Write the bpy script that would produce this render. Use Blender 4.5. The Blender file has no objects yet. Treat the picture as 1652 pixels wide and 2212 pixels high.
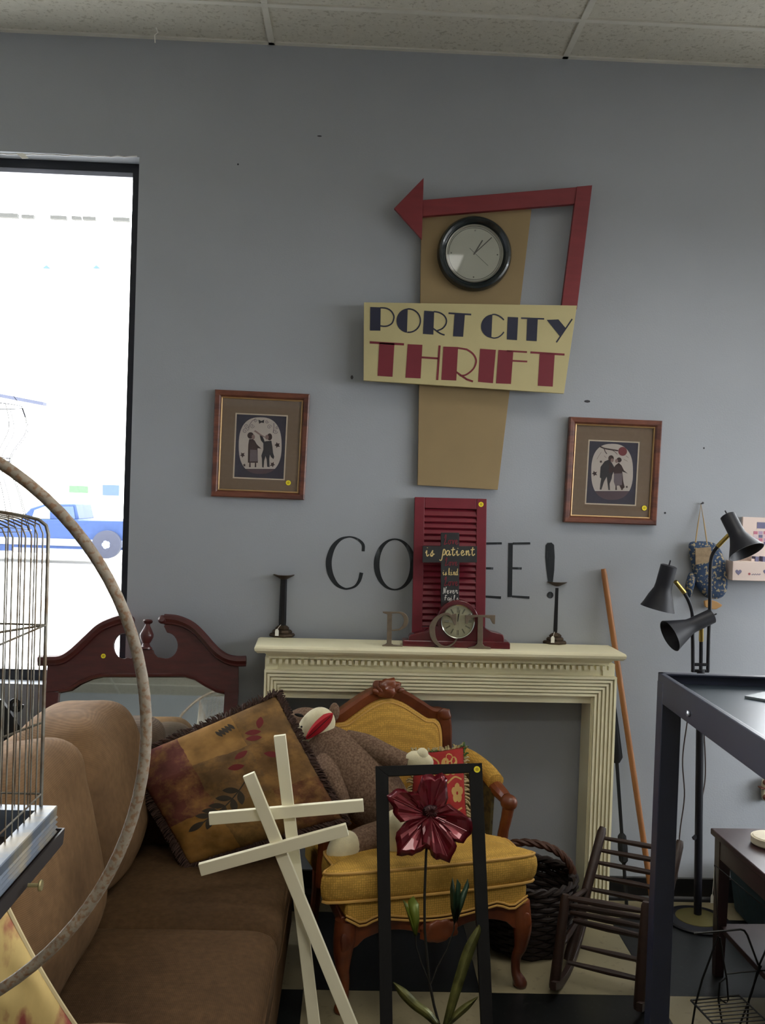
import bpy, bmesh, math, random
from mathutils import Vector, Matrix, noise as mnoise
random.seed(7)
SC = bpy.context.scene
COL = SC.collection
PI = math.pi

# ------------------------------------------------------------------ camera
IMG_W, IMG_H, FPX = 1652, 2212, 2067.0
CAM = Vector((0.0, -4.005, 1.690))
YAW, PITCH, ROLL = (math.radians(a) for a in (-1.739, -1.089, -1.921))
CEIL = 3.529
RC = (Matrix.Rotation(YAW, 3, 'Z') @ Matrix.Rotation(PITCH, 3, 'X') @ Matrix.Rotation(ROLL, 3, 'Y'))
cam_data = bpy.data.cameras.new('camera')
cam_data.sensor_fit = 'VERTICAL'
cam_data.sensor_height = 36.0
cam_data.lens = FPX / IMG_H * 36.0
cam_data.clip_start, cam_data.clip_end = 0.05, 300
cam = bpy.data.objects.new('camera', cam_data)
COL.objects.link(cam)
_m = Matrix((RC.col[0], RC.col[2], -RC.col[1])).transposed()
cam.matrix_world = Matrix.Translation(CAM) @ _m.to_4x4()
SC.camera = cam

# ------------------------------------------------------------------ light
SKY = 14.0
world = bpy.data.worlds.new('overcast_sky')
SC.world = world
world.use_nodes = True
_bg = world.node_tree.nodes['Background']
_bg.inputs[0].default_value = (0.95, 0.98, 1.0, 1)
_bg.inputs[1].default_value = SKY
SC.view_settings.view_transform = 'Standard'
SC.view_settings.look = 'None'
SC.view_settings.gamma = 1.0
SC.view_settings.exposure = 0.18
SC.view_settings.use_curve_mapping = False
SC.cycles.use_light_tree = False
SC.cycles.adaptive_threshold = 0.02
SC.cycles.max_bounces = 7; SC.cycles.diffuse_bounces = 3; SC.cycles.glossy_bounces = 3; SC.cycles.transmission_bounces = 4; SC.cycles.transparent_max_bounces = 8
SC.cycles.caustics_reflective = False; SC.cycles.caustics_refractive = False
# room extents (metres): the long wall in the picture is y = 0
RX0, RX1, RY0 = -3.6, 4.4, -8.0
WIN = dict(window_1=(-3.30, -0.930, 0.850, 3.044), window_2=(1.80, 3.95, 0.850, 3.044))   # openings in the long wall
RWIN = [(-3.4, -0.7), (-6.9, -4.1)]                                          # unseen windows added in the right wall for the light's falloff (y ranges)
RWZ = (0.75, 2.75)
# added unseen lights shaping the falloff: (column, row) of the ceiling grid, and their strength
ADDED_LIGHTS = [(1, 1), (0, 5), (2, 5), (1, 8), (-2, 8)]
LAMP_WATTS, LAMP_SPREAD = {(1, 1): 8.0}, 116.0
def portal(loc, rot, sx, sy):
    d = bpy.data.lights.new('window_daylight', 'AREA')
    d.shape = 'RECTANGLE'; d.size = sx; d.size_y = sy
    d.cycles.is_portal = True
    o = bpy.data.objects.new('window_daylight', d); COL.objects.link(o)
    o.location = loc; o.rotation_euler = rot
for k_, (x0, x1, z0, z1) in WIN.items():
    portal(((x0 + x1) / 2, 0.22, (z0 + z1) / 2), (PI / 2, 0, PI), x1 - x0, z1 - z0)   # shines to -y
for y0, y1 in RWIN:
    portal((RX1 + 0.22, (y0 + y1) / 2, (RWZ[0] + RWZ[1]) / 2), (PI / 2, 0, PI / 2), y1 - y0, RWZ[1] - RWZ[0])

# ------------------------------------------------------------------ pixel measurements -> places in the room
def ray(px, py):
    return RC @ Vector(((px - IMG_W / 2) / FPX, 1.0, -(py - IMG_H / 2) / FPX))
def P(px, py, Y):
    d = ray(px, py); return CAM + d * ((Y - CAM.y) / d.y)
def G(px, py, z=0.0):
    d = ray(px, py); return CAM + d * ((z - CAM.z) / d.z)
def PX(px, py, X):
    d = ray(px, py); return CAM + d * ((X - CAM.x) / d.x)

# ------------------------------------------------------------------ materials
def lin(c):
    def f(u):
        u /= 255.0
        return u / 12.92 if u <= 0.04045 else ((u + 0.055) / 1.055) ** 2.4
    return (f(c[0]), f(c[1]), f(c[2]), 1.0)
MATS = {}
def mat(name, col, rough=0.6, metal=0.0, var=0.10, vs=9.0, bump=0.0, bs=250.0, spec=0.5, col2=None, c2scale=4.0, c2lo=0.45, c2hi=0.6,
        coat=0.0, stretch=None, weave=None, sheen=0.0, dots=None):
    """noise-varied principled surface; col2 = second colour in noise patches; weave=(scale, strength, dir) fabric ribs"""
    if name in MATS: return MATS[name]
    m = bpy.data.materials.new(name); m.use_nodes = True
    nt = m.node_tree; N = nt.nodes; L = nt.links
    b = N['Principled BSDF']
    b.inputs['Roughness'].default_value = rough
    b.inputs['Metallic'].default_value = metal
    b.inputs['Specular IOR Level'].default_value = spec
    b.inputs['Coat Weight'].default_value = coat
    b.inputs['Sheen Weight'].default_value = sheen
    tc = N.new('ShaderNodeTexCoord'); vec = tc.outputs['Object']
    if stretch:
        mp = N.new('ShaderNodeMapping'); mp.inputs['Scale'].default_value = stretch
        L.new(vec, mp.inputs['Vector']); vec = mp.outputs['Vector']
    nz = N.new('ShaderNodeTexNoise'); nz.inputs['Scale'].default_value = vs; nz.inputs['Detail'].default_value = 5
    L.new(vec, nz.inputs['Vector'])
    base = N.new('ShaderNodeMix'); base.data_type = 'RGBA'
    base.inputs[6].default_value = lin(col); base.inputs[7].default_value = lin(col2 or col)
    if col2:
        n2 = N.new('ShaderNodeTexNoise'); n2.inputs['Scale'].default_value = c2scale; n2.inputs['Detail'].default_value = 6
        L.new(vec, n2.inputs['Vector'])
        rp = N.new('ShaderNodeMapRange'); rp.inputs[1].default_value = c2lo; rp.inputs[2].default_value = c2hi
        L.new(n2.outputs[0], rp.inputs[0]); L.new(rp.outputs[0], base.inputs[0])
    else:
        base.inputs[0].default_value = 0
    mr = N.new('ShaderNodeMapRange')
    mr.inputs[1].default_value = 0.25; mr.inputs[2].default_value = 0.75
    mr.inputs[3].default_value = 1 - var; mr.inputs[4].default_value = 1 + var
    L.new(nz.outputs[0], mr.inputs[0])
    mul = N.new('ShaderNodeMix'); mul.data_type = 'RGBA'; mul.blend_type = 'MULTIPLY'; mul.inputs[0].default_value = 1
    L.new(base.outputs[2], mul.inputs[6]); L.new(mr.outputs[0], mul.inputs[7])
    out = mul.outputs[2]
    height = None
    if weave:
        sc, st, dr = weave
        hs = []
        for d in dr:
            w = N.new('ShaderNodeTexWave'); w.wave_type = 'BANDS'; w.bands_direction = d
            w.inputs['Scale'].default_value = sc; w.inputs['Distortion'].default_value = 0.6
            w.inputs['Detail'].default_value = 1; w.inputs['Detail Scale'].default_value = 6
            L.new(vec, w.inputs['Vector']); hs.append(w.outputs['Fac'])
        h = hs[0]
        if len(hs) > 1:
            a = N.new('ShaderNodeMath'); a.operation = 'MULTIPLY'; L.new(hs[0], a.inputs[0]); L.new(hs[1], a.inputs[1]); h = a.outputs[0]
        wr = N.new('ShaderNodeMapRange'); wr.inputs[3].default_value = 1 - st; wr.inputs[4].default_value = 1.0 + st * 0.3
        L.new(h, wr.inputs[0])
        m2 = N.new('ShaderNodeMix'); m2.data_type = 'RGBA'; m2.blend_type = 'MULTIPLY'; m2.inputs[0].default_value = 1
        L.new(out, m2.inputs[6]); L.new(wr.outputs[0], m2.inputs[7]); out = m2.outputs[2]
        height = h
    if dots:
        vo = N.new('ShaderNodeTexVoronoi'); vo.inputs['Scale'].default_value = dots[0]; vo.inputs['Randomness'].default_value = 0.25
        L.new(vec, vo.inputs['Vector'])
        wr = N.new('ShaderNodeMapRange'); wr.inputs[1].default_value = 0.15; wr.inputs[2].default_value = 0.6; wr.inputs[3].default_value = 1.1; wr.inputs[4].default_value = 1 - dots[1]
        L.new(vo.outputs['Distance'], wr.inputs[0])
        m2 = N.new('ShaderNodeMix'); m2.data_type = 'RGBA'; m2.blend_type = 'MULTIPLY'; m2.inputs[0].default_value = 1
        L.new(out, m2.inputs[6]); L.new(wr.outputs[0], m2.inputs[7]); out = m2.outputs[2]
        height = wr.outputs[0]
    L.new(out, b.inputs['Base Color'])
    if bump or weave or dots:
        bp = N.new('ShaderNodeBump'); bp.inputs['Strength'].default_value = bump or 0.35; bp.inputs['Distance'].default_value = 0.002
        if height is not None: L.new(height, bp.inputs['Height'])
        else:
            n3 = N.new('ShaderNodeTexNoise'); n3.inputs['Scale'].default_value = bs; n3.inputs['Detail'].default_value = 3
            L.new(vec, n3.inputs['Vector']); L.new(n3.outputs[0], bp.inputs['Height'])
        L.new(bp.outputs[0], b.inputs['Normal'])
    MATS[name] = m
    return m
def glass_mat(name, tint=(1, 1, 1, 1), refl=0.07):
    if name in MATS: return MATS[name]
    m = bpy.data.materials.new(name); m.use_nodes = True
    nt = m.node_tree; N = nt.nodes; L = nt.links; N.remove(N['Principled BSDF'])
    t = N.new('ShaderNodeBsdfTransparent'); t.inputs[0].default_value = tint
    g = N.new('ShaderNodeBsdfGlossy'); g.inputs['Roughness'].default_value = 0.03
    x = N.new('ShaderNodeMixShader')
    lw = N.new('ShaderNodeLayerWeight'); lw.inputs[0].default_value = 0.25
    mr = N.new('ShaderNodeMapRange'); mr.inputs[3].default_value = refl * 0.6; mr.inputs[4].default_value = 0.6
    L.new(lw.outputs['Fresnel'], mr.inputs[0]); L.new(mr.outputs[0], x.inputs[0])
    L.new(t.outputs[0], x.inputs[1]); L.new(g.outputs[0], x.inputs[2]); L.new(x.outputs[0], N['Material Output'].inputs[0])
    MATS[name] = m
    return m

# ------------------------------------------------------------------ mesh builder
def V(*a): return Vector(a)
class MB:
    def __init__(s): s.v = []; s.f = []; s.uv = {}
    def add(s, vs, fs):
        o = len(s.v); s.v += [Vector(v) for v in vs]; s.f += [tuple(i + o for i in f) for f in fs]; return s
    def box(s, c, size, R=None):
        c = Vector(c); h = Vector(size) / 2
        vs = [Vector((x * h.x, y * h.y, z * h.z)) for z in (-1, 1) for y in (-1, 1) for x in (-1, 1)]
        if R is not None: vs = [R @ v for v in vs]
        return s.add([v + c for v in vs], [(0, 2, 3, 1), (4, 5, 7, 6), (0, 1, 5, 4), (2, 6, 7, 3), (1, 3, 7, 5), (0, 4, 6, 2)])
    def mm(s, a, b):
        a = Vector(a); b = Vector(b); return s.box((a + b) / 2, b - a)
    def prism(s, poly, ext):
        """poly: outline; ext: extrusion vector, or a second outline of as many points"""
        n = len(poly); a = [Vector(p) for p in poly]
        b = [Vector(p) for p in ext] if isinstance(ext, list) else [p + Vector(ext) for p in a]
        nrm = Vector((0, 0, 0))
        for i in range(n): nrm += a[i].cross(a[(i + 1) % n])
        flip = nrm.dot(b[0] - a[0]) > 0
        fs = [tuple(range(n)), tuple(range(2 * n - 1, n - 1, -1))] + [(i, i + n, (i + 1) % n + n, (i + 1) % n) for i in range(n)]
        if flip: fs = [tuple(reversed(f)) for f in fs]
        return s.add(a + b, fs)
    def bar(s, p, q, w, t, side=None, taper=1.0):
        """rectangular bar p->q, w across 'side', t the other way"""
        p = Vector(p); q = Vector(q); d = (q - p).normalized()
        sd = Vector(side) if side is not None else (Vector((0, 0, 1)) if abs(d.z) < 0.9 else Vector((1, 0, 0)))
        sd = (sd - d * sd.dot(d)).normalized(); o = d.cross(sd)
        vs = []
        for c, k in ((p, 1.0), (q, taper)):
            vs += [c + sd * (a * w * k / 2) + o * (b * t * k / 2) for a, b in ((-1, -1), (1, -1), (1, 1), (-1, 1))]
        return s.add(vs, [(3, 2, 1, 0), (4, 5, 6, 7), (0, 1, 5, 4), (1, 2, 6, 5), (2, 3, 7, 6), (3, 0, 4, 7)])
    def tube(s, pts, r, seg=8, closed=False, caps=True, flat=None):
        pts = [Vector(p) for p in pts]; n = len(pts)
        rs = r if isinstance(r, (list, tuple)) else [r] * n
        tans = []
        for i in range(n):
            a = pts[(i - 1) % n] if closed or i else pts[0]
            b = pts[(i + 1) % n] if closed or i < n - 1 else pts[-1]
            tans.append((b - a).normalized())
        up = Vector((0, 0, 1)) if abs(tans[0].z) < 0.9 else Vector((1, 0, 0))
        nx = (up - tans[0] * up.dot(tans[0])).normalized()
        vs = []
        for i in range(n):
            nx = (nx - tans[i] * nx.dot(tans[i])).normalized(); ny = tans[i].cross(nx)
            for k in range(seg):
                a = 2 * PI * k / seg
                vs.append(pts[i] + nx * (rs[i] * math.cos(a)) + ny * (rs[i] * math.sin(a)))
        fs = []
        m = n if closed else n - 1
        for i in range(m):
            j = (i + 1) % n
            for k in range(seg):
                l = (k + 1) % seg
                fs.append((i * seg + k, i * seg + l, j * seg + l, j * seg + k))
        if not closed and caps:
            fs += [tuple(reversed(range(seg))), tuple(range((n - 1) * seg, n * seg))]
        return s.add(vs, fs)
    def lathe(s, prof, seg=24, M=None, cap0=True, cap1=True, start=0.0):
        M = M or Matrix.Identity(4); vs = []
        for r, z in prof:
            for k in range(seg):
                a = start + 2 * PI * k / seg; vs.append(M @ Vector((r * math.cos(a), r * math.sin(a), z)))
        fs = []
        for i in range(len(prof) - 1):
            for k in range(seg):
                l = (k + 1) % seg
                fs.append((i * seg + k, i * seg + l, (i + 1) * seg + l, (i + 1) * seg + k))
        if cap0: fs.append(tuple(reversed(range(seg))))
        if cap1: fs.append(tuple(range((len(prof) - 1) * seg, len(prof) * seg)))
        return s.add(vs, fs)
    def sup(s, c, rad, e1=1.0, e2=1.0, M=None, nu=32, nv=16, lump=0.0, lscale=6.0, seed=0.0):
        """superellipsoid; e<1 is boxy. lump = noise displacement"""
        c = Vector(c); R = M or Matrix.Identity(3)
        sp = lambda v, e: math.copysign(abs(v) ** e, v)
        vs = []
        for j in range(1, nv):
            t = -PI / 2 + PI * j / nv
            for i in range(nu):
                p = -PI + 2 * PI * i / nu
                vs.append(Vector((rad[0] * sp(math.cos(t), e1) * sp(math.cos(p), e2), rad[1] * sp(math.cos(t), e1) * sp(math.sin(p), e2), rad[2] * sp(math.sin(t), e1))))
        vs += [Vector((0, 0, -rad[2])), Vector((0, 0, rad[2]))]
        if lump:
            for v in vs:
                k = mnoise.noise(v * lscale + Vector((seed, seed * 2, 0)))
                v *= 1 + lump * k
        n = len(vs); fs = []
        for j in range(nv - 2):
            for i in range(nu):
                l = (i + 1) % nu
                fs.append((j * nu + i, j * nu + l, (j + 1) * nu + l, (j + 1) * nu + i))
        for i in range(nu):
            l = (i + 1) % nu
            fs.append((n - 2, l, i)); fs.append((n - 1, (nv - 2) * nu + i, (nv - 2) * nu + l))
        return s.add([R @ v + c for v in vs], fs)
    def grid(s, fn, nu, nv, uv=True):
        o = len(s.v)
        for j in range(nv + 1):
            for i in range(nu + 1):
                s.v.append(Vector(fn(i / nu, j / nv)))
                if uv: s.uv[len(s.v) - 1] = (i / nu, j / nv)
        for j in range(nv):
            for i in range(nu):
                a = o + j * (nu + 1) + i
                s.f.append((a, a + 1, a + nu + 2, a + nu + 1))
        return s
    def ribbon(s, pts, w, nrm, th=0.0012):
        """flat painted stroke along pts, lying across nrm; w = width or list"""
        pts = [Vector(p) for p in pts]; n = len(pts); nrm = Vector(nrm).normalized()
        ws = w if isinstance(w, (list, tuple)) else [w] * n
        a, b = [], []
        for i in range(n):
            t = (pts[min(i + 1, n - 1)] - pts[max(i - 1, 0)]).normalized(); sd = t.cross(nrm).normalized() * ws[i] / 2
            a.append(pts[i] + sd); b.append(pts[i] - sd)
        up = nrm * th
        vs = []
        for i in range(n): vs += [a[i], b[i], b[i] + up, a[i] + up]
        fs = []
        for i in range(n - 1):
            o = 4 * i
            for k in range(4):
                l = (k + 1) % 4
                fs.append((o + k, o + l, o + 4 + l, o + 4 + k))
        fs += [(3, 2, 1, 0), (4 * n - 4, 4 * n - 3, 4 * n - 2, 4 * n - 1)]
        return s.add(vs, fs)
MOF = {}
def empty(name, loc, rz=0.0):
    o = bpy.data.objects.new(name, None); COL.objects.link(o)
    o.empty_display_size = 0.05
    M = Matrix.Translation(Vector(loc)) @ Matrix.Rotation(rz, 4, 'Z')
    o.location = loc; o.rotation_euler = (0, 0, rz)
    MOF[o.name] = M
    return o
def tag(o, label=None, cat=None, group=None, kind=None):
    if label: o['label'] = label
    if cat: o['category'] = cat
    if group: o['group'] = group
    if kind: o['kind'] = kind
    return o
def thing(name, label, cat, loc, rz=0.0, group=None):
    return tag(empty(name, loc, rz), label, cat, group)
def mesh_of(name, mb, m, smooth=35.0, inv=None):
    me = bpy.data.meshes.new(name)
    vs = mb.v if inv is None else [inv @ v for v in mb.v]
    me.from_pydata([tuple(v) for v in vs], [], mb.f); me.validate(clean_customdata=False)
    if mb.uv:
        ul = me.uv_layers.new(name='UVMap')
        for lp in me.loops: ul.data[lp.index].uv = mb.uv.get(lp.vertex_index, (0, 0))
    if m is not None: me.materials.append(m)
    bm = bmesh.new(); bm.from_mesh(me); bmesh.ops.recalc_face_normals(bm, faces=bm.faces); bm.to_mesh(me); bm.free()
    if smooth:
        me.shade_smooth(); me.set_sharp_from_angle(angle=math.radians(smooth))
    return me
def part(name, mb, m, parent, local=False, bevel=0.0, smooth=35.0, label=None, solid=0.0, sub=0, kind=None):
    """a mesh that belongs to parent (a thing or a part of it); world coordinates unless local"""
    root = parent
    while root.parent: root = root.parent
    M = MOF.get(root.name)
    o = bpy.data.objects.new(name, mesh_of(name, mb, m, smooth, None if (local or M is None) else M.inverted()))
    COL.objects.link(o); o.parent = parent
    mods(o, bevel, solid, sub)
    if label: o['label'] = label
    if kind: o['kind'] = kind
    return o
def mods(o, bevel, solid=0.0, sub=0):
    if solid:
        k = o.modifiers.new('thickness', 'SOLIDIFY'); k.thickness = solid; k.offset = 0
    if bevel:
        k = o.modifiers.new('bevel', 'BEVEL'); k.width = bevel; k.segments = 2; k.limit_method = 'ANGLE'; k.angle_limit = math.radians(40)
    if sub:
        k = o.modifiers.new('sub', 'SUBSURF'); k.levels = sub; k.render_levels = sub
def solo(name, mb, m, loc, label, cat, group=None, bevel=0.0, smooth=35.0, kind=None, solid=0.0):
    M = Matrix.Translation(Vector(loc))
    o = bpy.data.objects.new(name, mesh_of(name, mb, m, smooth, M.inverted()))
    COL.objects.link(o); o.location = loc; MOF[o.name] = M
    mods(o, bevel, solid)
    return tag(o, label, cat, group, kind)
def struct(name, mb, m, bevel=0.0, smooth=35.0):
    o = bpy.data.objects.new(name, mesh_of(name, mb, m, smooth)); COL.objects.link(o)
    MOF[o.name] = Matrix.Identity(4); o['kind'] = 'structure'; mods(o, bevel)
    return o
def share(src, name, parent, loc, rot=None, scale=None):
    o = bpy.data.objects.new(name, src.data); COL.objects.link(o); o.parent = parent; o.location = loc
    if rot is not None: o.rotation_euler = rot
    if scale is not None: o.scale = scale
    return o
def smoothpath(pts, n=8, closed=False):
    """Catmull-Rom through pts (any dimension vectors)"""
    pts = [Vector(p) for p in pts]; out = []; m = len(pts)
    rng = range(m) if closed else range(m - 1)
    g = (lambda i: pts[i % m]) if closed else (lambda i: pts[max(0, min(m - 1, i))])
    for i in rng:
        p0, p1, p2, p3 = g(i - 1), g(i), g(i + 1), g(i + 2)
        for k in range(n):
            t = k / n
            out.append(0.5 * ((2 * p1) + (p2 - p0) * t + (2 * p0 - 5 * p1 + 4 * p2 - p3) * t * t + (3 * p1 - p0 - 3 * p2 + p3) * t ** 3))
    if not closed: out.append(pts[-1])
    return out
def face_y(c, d=-1):
    """matrix whose local z points to -y (towards the room), at c"""
    return Matrix.Translation(Vector(c)) @ Matrix.Rotation(PI / 2, 4, 'X')
def axis_m(p, q):
    p = Vector(p); d = (Vector(q) - p).normalized()
    return Matrix.Translation(p) @ d.to_track_quat('Z', 'Y').to_matrix().to_4x4()
STK = mat('sticker_yellow', (244, 226, 40), 0.6, var=0.05)
STK2 = mat('sticker_ink', (196, 172, 30), 0.7)
def sticker(parent, c, nrm, r=0.0105):
    c = Vector(c); M = axis_m(c, c + Vector(nrm))
    o = part('price_sticker', MB().lathe([(r, 0), (r, 0.0006)], 20, M), STK, parent, label='round yellow price sticker')
    part('price_mark', MB().lathe([(r * 0.55, 0.0006), (r * 0.55, 0.0009)], 14, M), STK2, o)
TAGP = mat('tag_paper', (238, 236, 228), 0.8)
STR = mat('white_string', (226, 222, 210), 0.9)
def price_tag(parent, hook, low, w=0.022, h=0.04, nrm=(0, -1, 0)):
    """little paper tag on a string from hook to low"""
    hook = Vector(hook); low = Vector(low); n = Vector(nrm)
    mid = (hook + low) / 2 + n * 0.003
    o = part('price_tag', MB().prism([low + V(-w / 2, 0, -h), low + V(w / 2, 0, -h), low + V(w / 2, 0, -h * .25), low + V(w / 4, 0, 0), low + V(-w / 4, 0, 0), low + V(-w / 2, 0, -h * .25)], n * 0.001), TAGP, parent, label='small white paper price tag')
    part('string', MB().tube([hook, mid, low + n * 0.001 - V(0, 0, 0.004)], 0.0009, 5), STR, o)
# ================================================================== THE SETTING
M_WALL = mat('wall_paint', (162, 166, 172), 0.75, var=0.03, vs=3, bump=0.25, bs=140, spec=0.3)
M_OUT = mat('wall_outside', (225, 222, 215), 0.9)
M_BASE = mat('vinyl_baseboard', (17, 18, 20), 0.35, var=0.1)
M_BLACK_FRAME = mat('window_aluminium', (28, 30, 38), 0.45, metal=0.2)
M_SILVER_FRAME = mat('window_track', (150, 152, 165), 0.4, metal=0.6)
M_TILE = mat('ceiling_tile', (205, 202, 190), 0.95, var=0.05, vs=30, bump=0.7, bs=160, col2=(178, 174, 160), c2scale=70, c2lo=0.56, c2hi=0.66)
M_TBAR = mat('ceiling_grid', (214, 212, 202), 0.6)
M_TILE_D = mat('floor_tile_black', (13, 15, 15), 0.35, var=0.25, vs=14, col2=(34, 37, 35), c2scale=60, c2lo=0.6, c2hi=0.72)
M_TILE_L = mat('floor_tile_cream', (142, 132, 104), 0.4, var=0.08, vs=5, col2=(116, 106, 84), c2scale=40, c2lo=0.6, c2hi=0.75)

def wall_with_holes(name, a0, a1, holes, m, mk):
    """wall cut along a (0..) with openings (a_lo,a_hi,z_lo,z_hi); mk(a,z,side)->point; side 0 inner, 1 outer"""
    xs = sorted({a0, a1} | {h[0] for h in holes} | {h[1] for h in holes})
    zs = sorted({0.0, CEIL + 0.25} | {h[2] for h in holes} | {h[3] for h in holes})
    def hole(i, j):
        x = (xs[i] + xs[i + 1]) / 2; z = (zs[j] + zs[j + 1]) / 2
        return any(h[0] < x < h[1] and h[2] < z < h[3] for h in holes)
    mb = MB(); ni, nj = len(xs) - 1, len(zs) - 1
    for i in range(ni):
        for j in range(nj):
            if hole(i, j): continue
            q = [(xs[i], zs[j]), (xs[i + 1], zs[j]), (xs[i + 1], zs[j + 1]), (xs[i], zs[j + 1])]
            mb.add([mk(a, z, 0) for a, z in q], [(0, 1, 2, 3)])
            mb.add([mk(a, z, 1) for a, z in q], [(3, 2, 1, 0)])
            for (di, dj), (e0, e1) in (((-1, 0), (0, 3)), ((1, 0), (1, 2)), ((0, -1), (0, 1)), ((0, 1), (3, 2))):
                ii, jj = i + di, j + dj
                if ii < 0 or jj < 0 or ii >= ni or jj >= nj or hole(ii, jj):
                    mb.add([mk(*q[e0], 0), mk(*q[e1], 0), mk(*q[e1], 1), mk(*q[e0], 1)], [(0, 1, 2, 3)])
    bm_ = struct(name, mb, m, smooth=0)
    b = bmesh.new(); b.from_mesh(bm_.data); bmesh.ops.remove_doubles(b, verts=b.verts, dist=1e-5)
    bmesh.ops.recalc_face_normals(b, faces=b.faces); b.to_mesh(bm_.data); b.free()
    return bm_
TH = 0.18
WALL = wall_with_holes('wall_back', RX0 - TH, RX1 + TH, [WIN['window_1'], WIN['window_2']], M_WALL, lambda a, z, s: Vector((a, s * TH, z)))
wall_with_holes('wall_right', RY0 - TH, 0.0, [(y0, y1, *RWZ) for y0, y1 in RWIN], M_WALL, lambda a, z, s: Vector((RX1 + s * TH, a, z)))
struct('wall_left', MB().mm((RX0 - TH, RY0 - TH, 0), (RX0, 0, CEIL + .25)), M_WALL, smooth=0)
REAR = struct('wall_rear', MB().mm((RX0, RY0 - TH, 0), (RX1, RY0, CEIL + .25)), M_WALL, smooth=0)
# unseen half-height wall, added to block low light from the right-hand windows
PW_ = struct('wall_light_blocker', MB().mm((2.30, -5.4, 0), (2.42, -.75, 1.62)), M_WALL, smooth=0)
part('blocker_cap', MB().mm((2.27, -5.43, 1.62), (2.45, -.72, 1.65)), mat('blocker_cap_wood', (96, 70, 50), .5), PW_, bevel=.004, smooth=0)
M_SLAT = mat('slatwall_board', (120, 112, 98), 0.7, var=0.05)
sb = None
for k in range(15):
    if sb is None:
        sb = part('slatwall_board', MB().box((0, 0, 0), (7.6, 0.02, 0.135)), M_SLAT, REAR, local=True, smooth=0); sb.location = (0.4, RY0 + 0.012, 0.55)
    else: share(sb, 'slatwall_board', REAR, (0.4, RY0 + 0.012, 0.55 + k * 0.15))

# floor: black and cream squares
fb = MB().mm((RX0 - TH, RY0 - TH, -0.3), (RX1 + TH, TH, -0.012))
FLOOR = struct('floor', fb, mat('floor_screed', (60, 58, 54), 0.9), smooth=0)
TS, TX0, TY0 = 0.604, 0.487, -0.180
proto = {}
i0, i1 = math.floor((RX0 - TX0) / TS), math.ceil((RX1 - TX0) / TS)
j1 = math.ceil((-RY0 + TY0) / TS)
for i in range(i0, i1):
    for j in range(-1, j1):
        x0, x1 = max(RX0, TX0 + i * TS), min(RX1, TX0 + (i + 1) * TS)
        y1, y0 = min(0.0, TY0 - j * TS), max(RY0, TY0 - (j + 1) * TS)
        if x1 - x0 < 0.02 or y1 - y0 < 0.02: continue
        dark = (i + j) % 2 == 1
        full = abs(x1 - x0 - TS) < 1e-6 and abs(y1 - y0 - TS) < 1e-6
        key = (dark, full)
        if full and key in proto:
            share(proto[key], 'floor_tile', FLOOR, ((x0 + x1) / 2, (y0 + y1) / 2, -0.006)); continue
        t = part('floor_tile', MB().box((0, 0, 0), (x1 - x0 - 0.0015, y1 - y0 - 0.0015, 0.012)), M_TILE_D if dark else M_TILE_L, FLOOR, local=True, smooth=0)
        t.location = ((x0 + x1) / 2, (y0 + y1) / 2, -0.006)
        if full: proto[key] = t
# baseboard strips
def base_strip(name, a, b, nrm):
    a = Vector(a); b = Vector(b); n = Vector(nrm)
    prof = [(0.0, 0.0), (0.014, 0.0), (0.011, 0.012), (0.004, 0.02), (0.004, 0.095), (0.0, 0.1)]
    struct(name, MB().prism([a + n * d + V(0, 0, z) for d, z in prof], [b + n * d + V(0, 0, z) for d, z in prof]), M_BASE)
base_strip('baseboard_back', (RX0, 0, 0), (RX1, 0, 0), (0, -1, 0))
base_strip('baseboard_right', (RX1, 0, 0), (RX1, RY0, 0), (-1, 0, 0))
base_strip('baseboard_left', (RX0, 0, 0), (RX0, RY0, 0), (1, 0, 0))

# suspended ceiling: tiles in a T-bar grid
CEILING = struct('ceiling', MB().mm((RX0 - TH, RY0 - TH, CEIL + 0.02), (RX1 + TH, TH, CEIL + 0.25)), mat('ceiling_slab', (90, 88, 84), 0.9), smooth=0)
CX0 = P(587, 97, 0).x
CY0 = G(900, 27, CEIL).y
CW, CD = 1.219, 0.61
tp = None
i0, i1 = math.floor((RX0 - CX0) / CW), math.ceil((RX1 - CX0) / CW)
for i in range(i0, i1):
    for j in range(-1, 13):
        x0, x1 = max(RX0, CX0 + i * CW), min(RX1, CX0 + (i + 1) * CW)
        y1, y0 = min(0.0, CY0 - j * CD), max(RY0, CY0 - (j + 1) * CD)
        if x1 - x0 < 0.03 or y1 - y0 < 0.03: continue
        if (i, j) in ADDED_LIGHTS: continue          # added lights sit here
        if abs(x1 - x0 - CW) < 1e-6 and abs(y1 - y0 - CD) < 1e-6 and tp:
            share(tp, 'ceiling_tile', CEILING, ((x0 + x1) / 2, (y0 + y1) / 2, CEIL + 0.013)); continue
        t = part('ceiling_tile', MB().box((0, 0, 0), (x1 - x0 - 0.004, y1 - y0 - 0.004, 0.016)), M_TILE, CEILING, local=True, smooth=0)
        t.location = ((x0 + x1) / 2, (y0 + y1) / 2, CEIL + 0.013)
        if abs(x1 - x0 - CW) < 1e-6 and abs(y1 - y0 - CD) < 1e-6: tp = t
for i in range(i0, i1 + 1):
    x = CX0 + i * CW
    if RX0 < x < RX1: part('grid_bar', MB().mm((x - 0.012, RY0, CEIL - 0.001), (x + 0.012, 0, CEIL + 0.006)), M_TBAR, CEILING, smooth=0)
for j in range(-1, 14):
    y = CY0 - j * CD
    if RY0 < y < 0: part('grid_bar', MB().mm((RX0, y - 0.012, CEIL - 0.0015), (RX1, y + 0.012, CEIL + 0.0055)), M_TBAR, CEILING, smooth=0)
part('wall_angle', MB().mm((RX0, -0.022, CEIL - 0.001), (RX1, 0, CEIL + 0.006)), M_TBAR, CEILING, smooth=0)
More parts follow.
